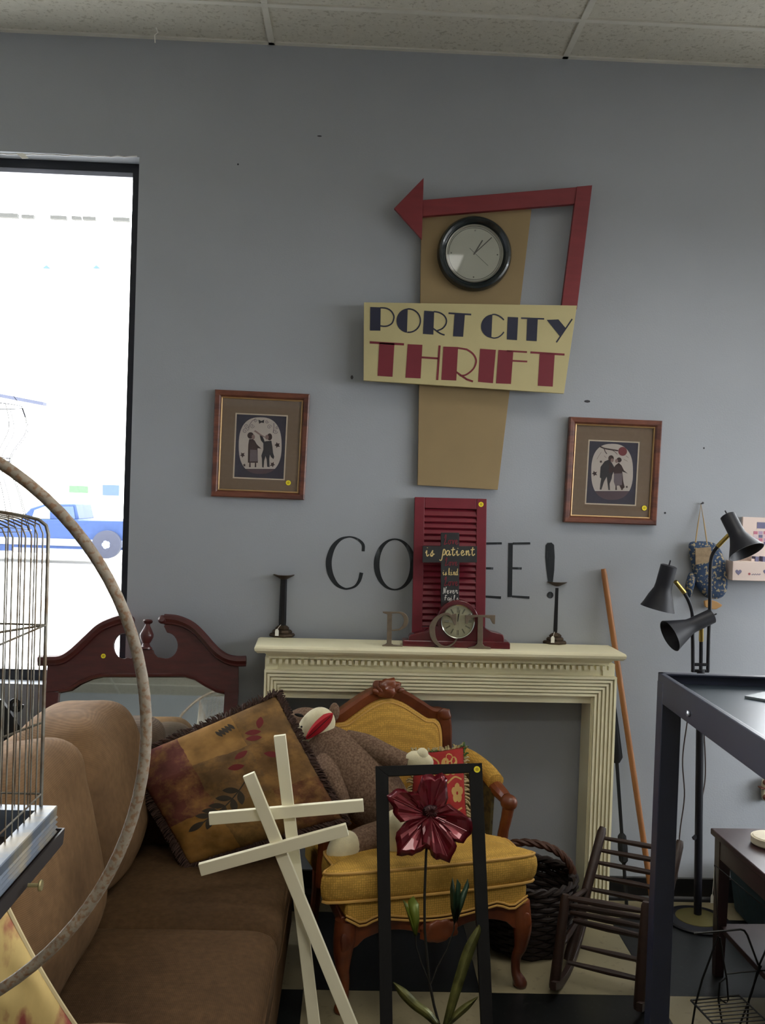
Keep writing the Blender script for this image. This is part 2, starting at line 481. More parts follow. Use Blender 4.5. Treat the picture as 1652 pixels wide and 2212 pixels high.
# added troffer lights with louvres, out of view, for the falloff of light
em = bpy.data.materials.new('added_light_diffuser'); em.use_nodes = True
_b = em.node_tree.nodes['Principled BSDF']; _b.inputs['Base Color'].default_value = (0.9, 0.9, 0.88, 1)
_b.inputs['Emission Color'].default_value = (1.0, 0.97, 0.90, 1); _b.inputs['Emission Strength'].default_value = 1.5
M_LOUV = mat('louvre_aluminium', (190, 190, 188), .3, metal=.7)
WHERE = {(1, 1): 'near the window wall, over the steel table', (0, 5): 'just behind the camera', (2, 5): 'behind the camera, above the added low wall', (1, 8): 'far behind the camera, in the middle', (-2, 8): 'far behind the camera, on the left'}
for (i, j) in ADDED_LIGHTS:
    x0, x1 = CX0 + i * CW, CX0 + (i + 1) * CW
    y1, y0 = CY0 - j * CD, CY0 - (j + 1) * CD
    c = V((x0 + x1) / 2, (y0 + y1) / 2, CEIL)
    t = thing('added_ceiling_light', 'added louvred ceiling light ' + WHERE[(i, j)], 'ceiling light', c, group='added ceiling lights')
    part('frame', MB().mm((x0 + .012, y0 + .012, CEIL + .001), (x1 - .012, y0 + .04, CEIL + .012)).mm((x0 + .012, y1 - .04, CEIL + .001), (x1 - .012, y1 - .012, CEIL + .012))
         .mm((x0 + .012, y0 + .04, CEIL + .001), (x0 + .04, y1 - .04, CEIL + .012)).mm((x1 - .04, y0 + .04, CEIL + .001), (x1 - .012, y1 - .04, CEIL + .012)), M_TBAR, t, smooth=0)
    part('diffuser', MB().mm((x0 + .04, y0 + .04, CEIL + .014), (x1 - .04, y1 - .04, CEIL + .019)), em, t, smooth=0)
    for k in range(1, 9): part('louvre_blade', MB().mm((x0 + .04 + (CW - .08) * k / 9 - .001, y0 + .04, CEIL + .002), (x0 + .04 + (CW - .08) * k / 9 + .001, y1 - .04, CEIL + .013)), M_LOUV, t, smooth=0)
    d = bpy.data.lights.new('added_area_light', 'AREA'); d.shape = 'RECTANGLE'; d.size = CW - .1; d.size_y = CD - .1
    d.energy = LAMP_WATTS.get((i, j), 20.0); d.color = (1.0, 0.96, 0.88); d.spread = math.radians(LAMP_SPREAD)
    o = bpy.data.objects.new('added_light', d); COL.objects.link(o); o.parent = t; o.location = (0, 0, -.004)

# windows
GLASS = glass_mat('window_glass')
def window(name, a, b, z0, z1, mk, mull):
    """mk(a, depth, z) -> point; frame sits near the outer face"""
    w = empty(name, mk((a + b) / 2, 0.1, z0)); w['kind'] = 'structure'
    def fr(nm, a0, a1, za, zb, m, d0=0.085, d1=0.14):
        p, q = mk(a0, d0, za), mk(a1, d1, zb)
        part(nm, MB().mm([min(p[i], q[i]) for i in range(3)], [max(p[i], q[i]) for i in range(3)]), m, w, smooth=0)
    fr('window_frame', a, a + .045, z0, z1, M_BLACK_FRAME); fr('window_frame', b - .045, b, z0, z1, M_BLACK_FRAME)
    fr('window_frame', a + .045, b - .045, z1 - .035, z1, M_BLACK_FRAME); fr('window_frame', a + .045, b - .045, z0, z0 + .045, M_BLACK_FRAME)
    fr('window_track', a + .045, b - .045, z1 - .055, z1 - .035, M_SILVER_FRAME, 0.09, 0.13)
    for m_ in mull: fr('mullion', m_ - .025, m_ + .025, z0 + .045, z1 - .055, M_BLACK_FRAME)
    eds = [a + .045] + list(mull) + [b - .045]
    for k in range(len(eds) - 1):
        lo = eds[k] + (0.025 if k else 0); hi = eds[k + 1] - (0.025 if k < len(eds) - 2 else 0)
        p = [mk(lo, .112, z0 + .045), mk(hi, .112, z0 + .045), mk(hi, .112, z1 - .055), mk(lo, .112, z1 - .055)]
        part('pane', MB().add(p, [(0, 1, 2, 3)]), GLASS, w, smooth=0)
    return w
mkb = lambda a, d, z: Vector((a, d, z)); mkr = lambda a, d, z: Vector((RX1 + d, a, z))
W1 = window('window_1', *WIN['window_1'], mkb, [-2.1])
window('window_2', *WIN['window_2'], mkb, [2.9])
for k, (y0, y1) in enumerate(RWIN): window('window_%d' % (k + 3), y0, y1, *RWZ, mkr, [(y0 + y1) / 2])
# scrap of tape hanging at the window head, ragged paint bead on the opening edge
part('tape_scrap', MB().prism([P(35, 331, -.004), P(52, 331, -.004), P(62, 342, -.006), P(48, 343, -.006)], (0, -0.001, 0)), TAGP, W1)
pts = [P(-40 + k * 14, 332 + k * 0.28 + random.uniform(-1.5, 1.5), -0.001) for k in range(25)]
part('paint_bead', MB().tube(pts, 0.003, 5), mat('paint_bead', (215, 215, 215), 0.6), W1)
# nail holes and a scuff on the painted wall
M_MARK = mat('wall_mark', (60, 60, 64), 0.9)
for (x, y, w, h) in ((690, 294, 10, 3), (514, 355, 4, 4), (760, 815, 6, 9), (1268, 867, 14, 6), (1436, 1108, 5, 5), (993, 577 + 1040, 4, 4), (1520, 968, 4, 4)):
    c = P(x, y, 0)
    part('nail_hole', MB().lathe([(1, 0), (1, 0.0008)], 8, face_y(c) @ Matrix.Diagonal((w / 1032, h / 1032, 1, 1))), M_MARK, WALL)
c = P(335, 88, -0.15)
tag(solo('ceiling_hook', MB().tube([P(337, 60, -.1), P(341, 70, -.1), P(334, 76, -.1), P(335, 92, -.1)], 0.0025, 6), TAGP, P(337, 60, -.1), 'small white wire hook hanging from the ceiling edge', 'hook'))

# painted word on the wall
M_CHALK = mat('charcoal_paint', (34, 38, 42), 0.85, var=0.35, vs=30, col2=(92, 98, 104), c2scale=24, c2lo=0.60, c2hi=0.75, stretch=(1, 1, 0.25))
Z6 = lambda x, y: (660 + x / 2.7533, 1050 + y / 2.7533)
WN = V(0, -1, 0)
pxm = 1 / (2.7533 * 516)       # one zoomed pixel on the wall, metres
def wl(name_pts, ws):
    return MB().ribbon([P(*Z6(x, y), -0.0002) for x, y in name_pts], [w * pxm for w in ws], WN)
C_ = [(342, 388, 18), (342, 350, 18), (318, 322, 14), (285, 306, 10), (250, 303, 10), (205, 318, 18), (165, 360, 28), (142, 420, 34), (138, 475, 35), (152, 535, 32), (185, 585, 22), (225, 608, 13), (255, 610, 11), (295, 595, 14), (320, 560, 20), (332, 515, 22)]
sp = smoothpath([V(*c) for c in C_], 4)
part('painted_letter', wl([(p.x, p.y) for p in sp], [p.z for p in sp]), M_CHALK, WALL)
ring = [(530 + 108 * math.cos(t), 466 + 150 * math.sin(t), 9 + 25 * abs(math.cos(t)) ** 1.6) for t in [2 * PI * k / 48 for k in range(49)]]
part('painted_letter', wl([(a, b) for a, b, _ in ring], [w for _, _, w in ring]), M_CHALK, WALL)
def wpoly(mb, pts): return mb.prism([P(*Z6(x, y), -0.0002) for x, y in pts], (0, -0.0012, 0))
def letterEF(x, n):
    mb = MB()
    wpoly(mb, [(x, 338), (x + 27, 338), (x + 22, 660), (x - 5, 660)])
    wpoly(mb, [(x + 27, 335), (x + 130, 334), (x + 131, 347), (x + 27, 349)])
    wpoly(mb, [(x + 25, 482), (x + 80, 483), (x + 79, 497), (x + 25, 495)])
    if n == 'E': wpoly(mb, [(x + 22, 650), (x + 126, 656), (x + 125, 671), (x + 22, 662)])
    part('painted_letter', mb, M_CHALK, WALL)
for x, n in ((700, 'F'), (868, 'F'), (1036, 'E'), (1205, 'E')): letterEF(x, n)
mb = MB(); wpoly(mb, [(1426, 352), (1438, 338), (1462, 336), (1477, 350), (1481, 420), (1478, 500), (1470, 570), (1441, 570), (1430, 490), (1424, 420)])
mb.prism([P(*Z6(1454 + 19 * math.cos(t), 648 + 20 * math.sin(t)), -.0002) for t in [2 * PI * k / 18 for k in range(18)]], (0, -.0012, 0))
part('painted_letter', mb, M_CHALK, WALL)

# ------------------------------------------------------------------ outside
M_ASPH = mat('parking_concrete', (185, 184, 180), 0.9, var=0.06)
M_ROAD = mat('side_road', (110, 109, 106), 0.9, var=0.06)
struct('ground_outside', MB().mm((-80, 0.3, -0.8), (60, 90, -0.5)), M_ASPH, smooth=0)
struct('ground_side', MB().mm((RX1 + .4, -40, -0.8), (60, 0.3, -0.5)), M_ROAD, smooth=0)
b = thing('far_building', 'pale flat-roofed building across the parking lot', 'building', (-14, 42, -0.5))
M_PALE = mat('pale_stucco', (235, 233, 226), 0.9)
part('facade', MB().mm((-34, 42, -.5), (12, 48, 12.6)), M_PALE, b, smooth=0)
M_FAS = mat('parapet_grey', (46, 46, 44), 0.9); M_OGL = mat('shop_glass', (30, 52, 84), 0.5)
def far(px0, py0, px1, py1): return P(px0, py0, 41.95), P(px1, py1, 41.95)
for (x0, y0, x1, y1) in ((-120, 460, -30, 470), (0, 463, 40, 470), (48, 466, 75, 472), (110, 468, 145, 474), (156, 469, 176, 475), (180, 470, 208, 476), (245, 472, 281, 478)):
    p, q = far(x0, y1, x1, y0)
    part('parapet_coping', MB().mm((p.x, 41.8, p.z), (q.x, 42.05, q.z)), M_FAS, b, smooth=0)
M_BLU = mat('awning_blue', (44, 66, 100), 0.8)
for x in (100, 208, -15, -120):
    a = P(x - 8, 579, 41.9); c = P(x + 9, 580, 41.9); t = P(x, 572, 41.9)
    part('vent', MB().prism([a, c, t], (0, .3, 0)), M_BLU, b, smooth=0)
for (x0, y0, x1, y1) in ((222, 1048, 258, 1070), (150, 1050, 190, 1064)):
    p, q = far(x0, y1, x1, y0); part('window', MB().mm((p.x, 41.85, p.z), (q.x, 42.05, q.z)), M_OGL if x0 > 200 else mat('hedge', (60, 82, 62), .9), b, smooth=0)
part('awning', MB().bar(P(-60, 843, 30), P(97, 873, 30), .12, .4), mat('awning_edge', (46, 50, 66), .8), b, smooth=0)

# pickup truck parked outside, seen from its side
TY = 22.0
tr = thing('pickup_truck', 'dark blue pickup truck parked outside beyond the window', 'truck', (P(150, 1205, TY).x, TY + 0.9, -0.5))
M_TRK = mat('truck_paint', (34, 50, 84), 0.5, var=.1, spec=.15); M_TYRE = mat('tyre_rubber', (24, 28, 44), 0.8); M_HUB = mat('wheel_alloy', (92, 98, 116), 0.6, metal=.1)
M_TW = mat('truck_glass', (150, 190, 200), 0.1)
z0 = P(150, 1205, TY).z
tp_ = lambda x, y: P(x, y, TY)
body = [(-90, 1190), (-92, 1150), (-70, 1130), (20, 1122), (168, 1122), (170, 1124), (268, 1126), (275, 1150), (272, 1188), (236, 1190), (200, 1190), (60, 1190), (0, 1190), (-50, 1190)]
part('body', MB().prism([tp_(x, y) for x, y in body], (0, 1.8, 0)), M_TRK, tr, bevel=.04)
cabp = [(38, 1124), (62, 1098), (92, 1089), (160, 1089), (168, 1124)]
cb = part('cab', MB().prism([tp_(x, y) + V(0, .12, 0) for x, y in cabp], (0, 1.55, 0)), M_TRK, tr, bevel=.04)
part('side_window', MB().prism([tp_(x, y) + V(0, .10, 0) for x, y in ((66, 1120), (72, 1102), (94, 1094), (105, 1094), (105, 1121))], (0, .03, 0)), M_TW, cb)
part('side_window', MB().prism([tp_(x, y) + V(0, .10, 0) for x, y in ((128, 1121), (128, 1094), (156, 1094), (160, 1121))], (0, .03, 0)), M_OGL, cb)
part('trim_strip', MB().mm(tp_(-85, 1172) + V(0, -.03, 0), tp_(270, 1168) + V(0, .02, 0)), M_HUB, tr, smooth=0)
part('running_board', MB().mm(tp_(30, 1192) + V(0, -.12, 0), tp_(200, 1187) + V(0, .02, 0)), M_HUB, tr, smooth=0)
for x in (232, -45):
    c = P(x, 1176, TY - .05); r = abs(P(x, 1206, TY).z - c.z)
    w = part('wheel', MB().lathe([(r * .6, -.1), (r, -.08), (r, .14), (r * .6, .16)], 28, face_y(c)), M_TYRE, tr)
    part('hubcap', MB().lathe([(r * .58, .1), (r * .5, .15), (r * .1, .17)], 20, face_y(c)), M_HUB, w)
    for k in range(5):
        a = 2 * PI * k / 5
        part('spoke_gap', MB().lathe([(r * .11, .15), (r * .11, .165)], 10, face_y(c) @ Matrix.Translation((r * .36 * math.cos(a), r * .36 * math.sin(a), 0))), M_TYRE, w)
# ================================================================== THE SHOP SIGN
M_TAN = mat('sign_board_tan', (146, 124, 88), 0.7, var=.05)
M_CREAM = mat('sign_board_cream', (188, 176, 130), 0.65, var=.05)
M_RED = mat('sign_red', (124, 38, 44), 0.55, var=.1, stretch=(1, 1, 6))
M_NAVY = mat('sign_navy', (30, 32, 54), 0.6, var=.15)
M_LRED = mat('letter_red', (116, 30, 44), 0.6, var=.08)
SG = thing('shop_sign', 'large painted wooden shop sign with red arrow reading port city thrift', 'sign', P(985, 1055, 0))
def slab(pts, y0, y1): return MB().prism([P(x, y, y0) for x, y in pts], [Vector((p.x, y1, p.z)) for p in [P(x, y, y0) for x, y in pts]])
part('back_board', slab([(910, 460), (1148, 452), (1075, 1058), (902, 1048)], -.030, -.012), M_TAN, SG, bevel=.001, label='tapered tan board')
for x, y in ((930, 480), (1110, 480), (925, 1020), (1060, 1030)):
    part('standoff', MB().mm(P(x, y, -.012) + V(-.015, 0, -.015), P(x, y, -.012) + V(.015, .012, .015)), M_TAN, SG, smooth=0)
ar = part('arrow_head', slab([(851, 450), (915, 384), (911, 517)], -.062, -.044), M_RED, SG, bevel=.001)
part('arrow_bar', slab([(913, 432), (1246, 404), (1241, 440), (913, 467)], -.056, -.030), M_RED, SG, bevel=.001)
part('arrow_post', slab([(1246, 403), (1279, 400), (1246, 668), (1212, 668)], -.060, -.034), M_RED, SG, bevel=.001)
CB = part('name_board', slab([(786, 653), (1246, 660), (1218, 850), (785, 822)], -.080, -.060), M_CREAM, SG, bevel=.001, label='cream board with painted lettering')
part('standoff', MB().mm(P(960, 740, -.06) + V(-.1, 0, -.05), P(960, 740, -.06) + V(.1, .03, .05)), M_TAN, SG, smooth=0)
Z4 = lambda x, y: (780 + x / 6.883, 640 + y / 6.883)
Z5 = lambda x, y: (1000 + x / 6.354, 640 + y / 6.354)
SY = -.0802
spx = 1 / (6.6 * 526)
def lpoly(mb, Z, pts): return mb.prism([P(*Z(x, y), SY) for x, y in pts], (0, -.0010, 0))
def lrib(mb, Zpts, w): return mb.ribbon([P(x, y, SY) for x, y in Zpts], w * spx, WN, .0010)
def sm2(Z, pts, n=6): return [(p.x, p.y) for p in smoothpath([V(*Z(x, y), 0) for x, y in pts], n)]
def arcpts(cx, cy, rx, ry, a0, a1, n=28): return [(cx + rx * math.cos(math.radians(a0 + (a1 - a0) * k / n)), cy + ry * math.sin(math.radians(a0 + (a1 - a0) * k / n))) for k in range(n + 1)]
def sletter(mb, m): part('letter', mb, m, CB, smooth=0)
mb = MB(); lpoly(mb, Z4, [(135, 160), (290, 165), (285, 512), (130, 510)]); lrib(mb, sm2(Z4, [(280, 172), (370, 178), (440, 215), (482, 280), (484, 335), (458, 400), (400, 438), (340, 447), (285, 440)]), 20); sletter(mb, M_NAVY)
mb = MB(); lpoly(mb, Z4, [(692, 182)] + [p for p in arcpts(706, 362, 182, 182, 265, 97)] + [(680, 543)]); lrib(mb, [Z4(*p) for p in arcpts(706, 362, 174, 174, -95, 97)], 20); sletter(mb, M_NAVY)
mb = MB(); lpoly(mb, Z4, [(937, 215), (1085, 225), (1072, 570), (917, 560)]); lrib(mb, sm2(Z4, [(1078, 228), (1160, 242), (1230, 285), (1266, 350), (1256, 420), (1205, 480), (1130, 512)]), 20); lrib(mb, sm2(Z4, [(1072, 480), (1130, 522), (1180, 555), (1240, 576)]), 20); sletter(mb, M_NAVY)
mb = MB(); lrib(mb, [Z4(1297, 252), Z4(1635, 272)], 24); lpoly(mb, Z4, [(1388, 262), (1542, 268), (1515, 603), (1365, 595)]); sletter(mb, M_NAVY)
mb = MB(); lpoly(mb, Z5, [(402, 252)] + arcpts(412, 412, 166, 164, 262, 99) + [(388, 572)]); lrib(mb, sm2(Z5, [(398, 252), (440, 250), (490, 268), (530, 295), (560, 326)]), 18); lrib(mb, sm2(Z5, [(386, 566), (430, 574), (485, 560), (530, 527), (560, 490)]), 18); sletter(mb, M_NAVY)
mb = MB(); lpoly(mb, Z5, [(612, 283), (756, 290), (740, 602), (600, 592)]); sletter(mb, M_NAVY)
mb = MB(); lrib(mb, [Z5(795, 300), Z5(1112, 311)], 22); lpoly(mb, Z5, [(880, 304), (1025, 309), (1010, 617), (868, 608)]); sletter(mb, M_NAVY)
mb = MB(); lpoly(mb, Z5, [(1148, 324), (1308, 318), (1410, 440), (1326, 546)]); lrib(mb, [Z5(1280, 632), Z5(1497, 312)], 20); sletter(mb, M_NAVY)
mb = MB(); lrib(mb, [Z4(128, 685), Z4(637, 715)], 32); lpoly(mb, Z4, [(270, 690), (495, 700), (465, 1197), (243, 1183)]); sletter(mb, M_LRED)
mb = MB(); lpoly(mb, Z4, [(692, 712), (910, 722), (883, 1220), (658, 1210)]); lrib(mb, [Z4(895, 908), Z4(1150, 925)], 28); lrib(mb, [Z4(1166, 732), Z4(1130, 1246)], 30); sletter(mb, M_LRED)
mb = MB(); lpoly(mb, Z4, [(1222, 748), (1440, 755), (1413, 1253), (1192, 1243)])
a = [Z4(1430, 768), Z4(1540, 785)] + [Z5(60, 735), Z5(130, 785), Z5(172, 850), Z5(178, 910), Z5(148, 985), Z5(90, 1045), Z5(20, 1085), Z5(-45, 1085)]
lrib(mb, [(p.x, p.y) for p in smoothpath([V(*q, 0) for q in a], 5)], 24)
a = [Z4(1412, 1125), Z4(1490, 1180), Z4(1560, 1228), Z5(40, 1135), Z5(136, 1170)]
lrib(mb, [(p.x, p.y) for p in smoothpath([V(*q, 0) for q in a], 5)], 26); sletter(mb, M_LRED)
mb = MB(); lpoly(mb, Z5, [(235, 720), (450, 735), (410, 1193), (205, 1175)]); sletter(mb, M_LRED)
mb = MB(); lpoly(mb, Z5, [(485, 736), (690, 748), (657, 1203), (452, 1195)]); lrib(mb, [Z5(600, 750), Z5(877, 766)], 24); lrib(mb, [Z5(675, 885), Z5(880, 896)], 24); sletter(mb, M_LRED)
mb = MB(); lrib(mb, [Z5(925, 770), Z5(1392, 800)], 28); lpoly(mb, Z5, [(1052, 778), (1258, 785), (1230, 1240), (1025, 1228)]); sletter(mb, M_LRED)

# wall clock fixed on the tan board
CGL = glass_mat('clock_glass', refl=.10)
M_CLK = mat('clock_case_black', (22, 30, 34), 0.25, coat=.3); M_DIAL = mat('clock_dial', (196, 198, 184), 0.6, var=.03); M_PEWT = mat('clock_ring', (150, 148, 136), .4, metal=.4); M_INK = mat('clock_ink', (58, 58, 54), .6)
cc = P(1025, 547, -.052); cc.y = -.030
WC = thing('wall_clock', 'round black-rimmed wall clock with plain grey dial on the shop sign', 'clock', cc)
F = face_y(cc); R0 = 0.1545
part('rim', MB().lathe([(R0 * .97, 0), (R0, .008), (R0 * .99, .022), (R0 * .95, .036), (R0 * .90, .040), (R0 * .84, .034), (R0 * .79, .022), (R0 * .775, .016), (R0 * .775, 0)], 64, F), M_CLK, WC)
part('inner_ring', MB().lathe([(R0 * .775, .014), (R0 * .77, .022), (R0 * .735, .019), (R0 * .72, .012)], 64, F, False, False), M_PEWT, WC)
dl = part('dial', MB().lathe([(R0 * .74, .002), (R0 * .74, .012)], 64, F), M_DIAL, WC)
part('minute_track', MB().tube([F @ V(R0 * .69 * math.cos(a), R0 * .69 * math.sin(a), .0122) for a in [2 * PI * k / 64 for k in range(64)]], .0012, 5, closed=True), M_INK, dl)
for k in range(4):
    a = PI / 2 * k; part('hour_dot', MB().lathe([(.003, .012), (.003, .0135)], 8, F @ Matrix.Translation((R0 * .62 * math.cos(a), R0 * .62 * math.sin(a), 0))), M_INK, dl)
def hand(nm, ax, ay, bx, by, w, d):
    p, q = P(ax, ay, cc.y - d), P(bx, by, cc.y - d); part(nm, MB().bar(p, q, w, .0012, side=(q - p).cross(V(0, 1, 0))), M_INK, WC, smooth=0)
hand('hour_hand', 1023, 550, 1042, 519, .0055, .0145); hand('minute_hand', 1023, 549, 1062, 513, .004, .0165); hand('second_hand', 1014, 536, 1054, 574, .0015, .018)
part('glass', MB().lathe([(R0 * .775, .0205), (R0 * .775, .0210)], 48, F), CGL, WC)

# ================================================================== TWO FRAMED PRINTS
M_FRW = mat('frame_wood_red', (112, 66, 50), .4, var=.2, vs=30, stretch=(1, 1, 4), col2=(84, 48, 40), c2scale=8)
M_GOLD = mat('frame_gilt', (176, 142, 96), .4, metal=.35, var=.1); M_MAT = mat('print_mat_brown', (146, 124, 104), .85, var=.06, vs=60)
M_BEV = mat('mat_bevel', (244, 228, 206), .8); M_PNAVY = mat('print_navy', (62, 60, 80), .7, var=.1); M_PIV = mat('print_ivory', (226, 214, 206), .8, var=.06)
M_PBR = mat('print_brown', (66, 46, 48), .8); M_PGR = mat('print_grey', (126, 112, 120), .8); M_PDK = mat('print_dark', (52, 50, 58), .8); M_PSK = mat('print_skin', (160, 132, 128), .8); M_PRD = mat('print_red', (138, 66, 72), .8); M_PMV = mat('print_ground', (104, 86, 96), .8, var=.15)
PGL = glass_mat('picture_glass', refl=.06)
def framed(label, corners, Zf, scene_fn, ov, stk):
    c3 = [P(x, y, -.030) for x, y in corners]          # TL TR BR BL at frame front
    def Q(u, v, d): # d metres behind the front
        p = (c3[0] * (1 - u) + c3[1] * u) * (1 - v) + (c3[3] * (1 - u) + c3[2] * u) * v
        return p + V(0, d, 0)
    t = thing('framed_print', label, 'picture', Q(.5, 1, .03), group='framed folk prints on the wall')
    prof = [(0, .028), (0, .004), (.012, 0), (.05, .002), (.068, .010), (.070, .028)]
    loops = [[(a, a * .89), (1 - a, a * .89), (1 - a, 1 - a * .89), (a, 1 - a * .89)] for a, _ in prof]
    for k, nm in enumerate(('top_rail', 'side_rail', 'bottom_rail', 'side_rail')):
        A = [Q(*loops[i][k], prof[i][1]) for i in range(len(prof))]; B = [Q(*loops[i][(k + 1) % 4], prof[i][1]) for i in range(len(prof))]
        part(nm, MB().prism(A, B), M_FRW, t, smooth=25)
    lp = [(.068, .010), (.072, .007), (.082, .009), (.085, .016)]
    mb = MB()
    for k in range(4):
        ll = [[(a, a * .89), (1 - a, a * .89), (1 - a, 1 - a * .89), (a, 1 - a * .89)] for a, _ in lp]
        mb.prism([Q(*ll[i][k], lp[i][1]) for i in range(4)], [Q(*ll[i][(k + 1) % 4], lp[i][1]) for i in range(4)])
    part('gilt_lip', mb, M_GOLD, t, smooth=25)
    def ringpoly(mb, o, i, d, th):
        ou = [(o[0], o[1]), (o[2], o[1]), (o[2], o[3]), (o[0], o[3])]; iu = [(i[0], i[1]), (i[2], i[1]), (i[2], i[3]), (i[0], i[3])]
        for k in range(4):
            a, b_, c, e = ou[k], ou[(k + 1) % 4], iu[(k + 1) % 4], iu[k]
            mb.prism([Q(*a, d), Q(*b_, d), Q(*c, d), Q(*e, d)], (0, th, 0))
        return mb
    part('mat_board', ringpoly(MB(), (.08, .07, .92, .93), (.222, .207, .778, .822), .0155, .0015), M_MAT, t, smooth=0)
    part('mat_bevel', ringpoly(MB(), (.222, .207, .778, .822), (.236, .219, .764, .810), .0160, .0012), M_BEV, t, smooth=0)
    pr = part('print', MB().prism([Q(.22, .205, .0172), Q(.78, .205, .0172), Q(.78, .825, .0172), Q(.22, .825, .0172)], (0, .001, 0)), M_PNAVY, t, smooth=0)
    D = [0.0170]
    def shape(nm, pts, m, lift=0):
        D[0] -= .00003
        z = [P(*Zf(x, y), c3[0].y + D[0] - lift) for x, y in pts]
        part(nm, MB().prism(z, (0, .0001, 0)), m, pr, smooth=0)
    def line(nm, pts, w, m):
        D[0] -= .00002
        part(nm, MB().ribbon([P(*Zf(x, y), c3[0].y + D[0]) for x, y in pts], w / (6.608 * 520), WN, .0001), m, pr, smooth=0)
    cx, cy, rx, ry = ov
    oval = [(cx + rx * math.copysign(abs(math.cos(a)) ** .8, math.cos(a)), cy + ry * math.copysign(abs(math.sin(a)) ** .8, math.sin(a))) for a in [2 * PI * k / 56 for k in range(56)]]
    shape('printed_oval', oval, M_PIV)
    scene_fn(shape, line, oval)
    part('glass', MB().prism([Q(.075, .066, .0125), Q(.925, .066, .0125), Q(.925, .934, .0125), Q(.075, .934, .0125)], (0, .0012, 0)), PGL, t, smooth=0)
    sx, sy = Zf(*stk); p = P(sx, sy, c3[0].y + .0122); sticker(t, p, WN, .0105)
    return t
def ell(cx, cy, rx, ry, n=18): return [(cx + rx * math.cos(2 * PI * k / n), cy + ry * math.sin(2 * PI * k / n)) for k in range(n)]
def leaf(cx, cy, r, seed):
    rr = random.Random(seed); return [(cx + r * (1 if k % 2 else .5) * math.cos(2 * PI * k / 10 + seed) * rr.uniform(.8, 1.1), cy + r * (1 if k % 2 else .5) * math.sin(2 * PI * k / 10 + seed)) for k in range(10)]
def spiral(cx, cy, r, d=1, n=26, t=1.6): return [(cx + r * (1 - k / n) * math.cos(d * 2 * PI * t * k / n), cy + r * (1 - k / n) * math.sin(d * 2 * PI * t * k / n)) for k in range(n)]
def scene_a(S, Ln, ov):
    S('printed_ground', [p for p in ov if p[1] > 1255], M_PMV)
    S('printed_skirt', [(632, 1000), (768, 1005), (772, 1188), (630, 1186)], M_PBR)
    S('printed_figure', [(648, 850), (700, 848), (728, 872), (758, 925), (800, 965), (822, 985), (770, 980), (765, 1012), (632, 1008), (636, 920)], M_PBR)
    S('printed_apron', [(662, 1000), (760, 1004), (774, 1166), (655, 1168)], M_PGR)
    S('printed_hair', ell(668, 798, 46, 46), M_PBR); S('printed_face', ell(708, 818, 24, 34), M_PSK)
    for x in (658, 738): S('printed_leg', [(x - 8, 1186), (x + 10, 1186), (x + 12, 1250), (x - 12, 1250)], M_PBR)
    S('printed_figure', [(850, 905), (880, 880), (965, 872), (980, 960), (990, 1050), (1006, 1100), (995, 1135), (960, 1105), (945, 1070), (935, 1130), (940, 1250), (905, 1245), (898, 1140), (882, 1090), (862, 1160), (855, 1255), (832, 1250), (830, 1130), (822, 1085), (850, 1000)], M_PDK)
    S('printed_arm', [(798, 795), (830, 790), (860, 860), (878, 905), (850, 910), (815, 865)], M_PDK)
    S('printed_hair', ell(940, 818, 36, 50), M_PBR); S('printed_face', ell(902, 822, 26, 34), M_PSK)
    S('printed_horn', [(712, 735), (738, 722), (815, 780), (880, 818), (872, 828), (800, 795)], M_PSK)
    S('printed_butterfly', [(780, 570), (822, 592), (862, 572), (858, 620), (822, 612), (790, 632)], M_PDK)
    for i, (x, y, r) in enumerate(((1050, 935, 44), (555, 1075, 42), (980, 1212, 42), (580, 1222, 26))): S('printed_leaf', leaf(x, y, r, i), M_PBR)
    for (x, y, r, d) in ((690, 660, 34, 1), (590, 735, 40, -1), (610, 660, 36, 1), (935, 675, 34, -1), (1020, 740, 36, 1), (740, 590, 26, -1), (900, 600, 26, 1), (1045, 690, 26, -1)): Ln('printed_scroll', spiral(x, y, r, d), 6, M_PGR)
    Ln('printed_scroll', [(640, 720), (650, 650), (690, 590), (740, 560)], 8, M_PGR); Ln('printed_scroll', [(990, 760), (1000, 690), (1000, 620)], 8, M_PGR)
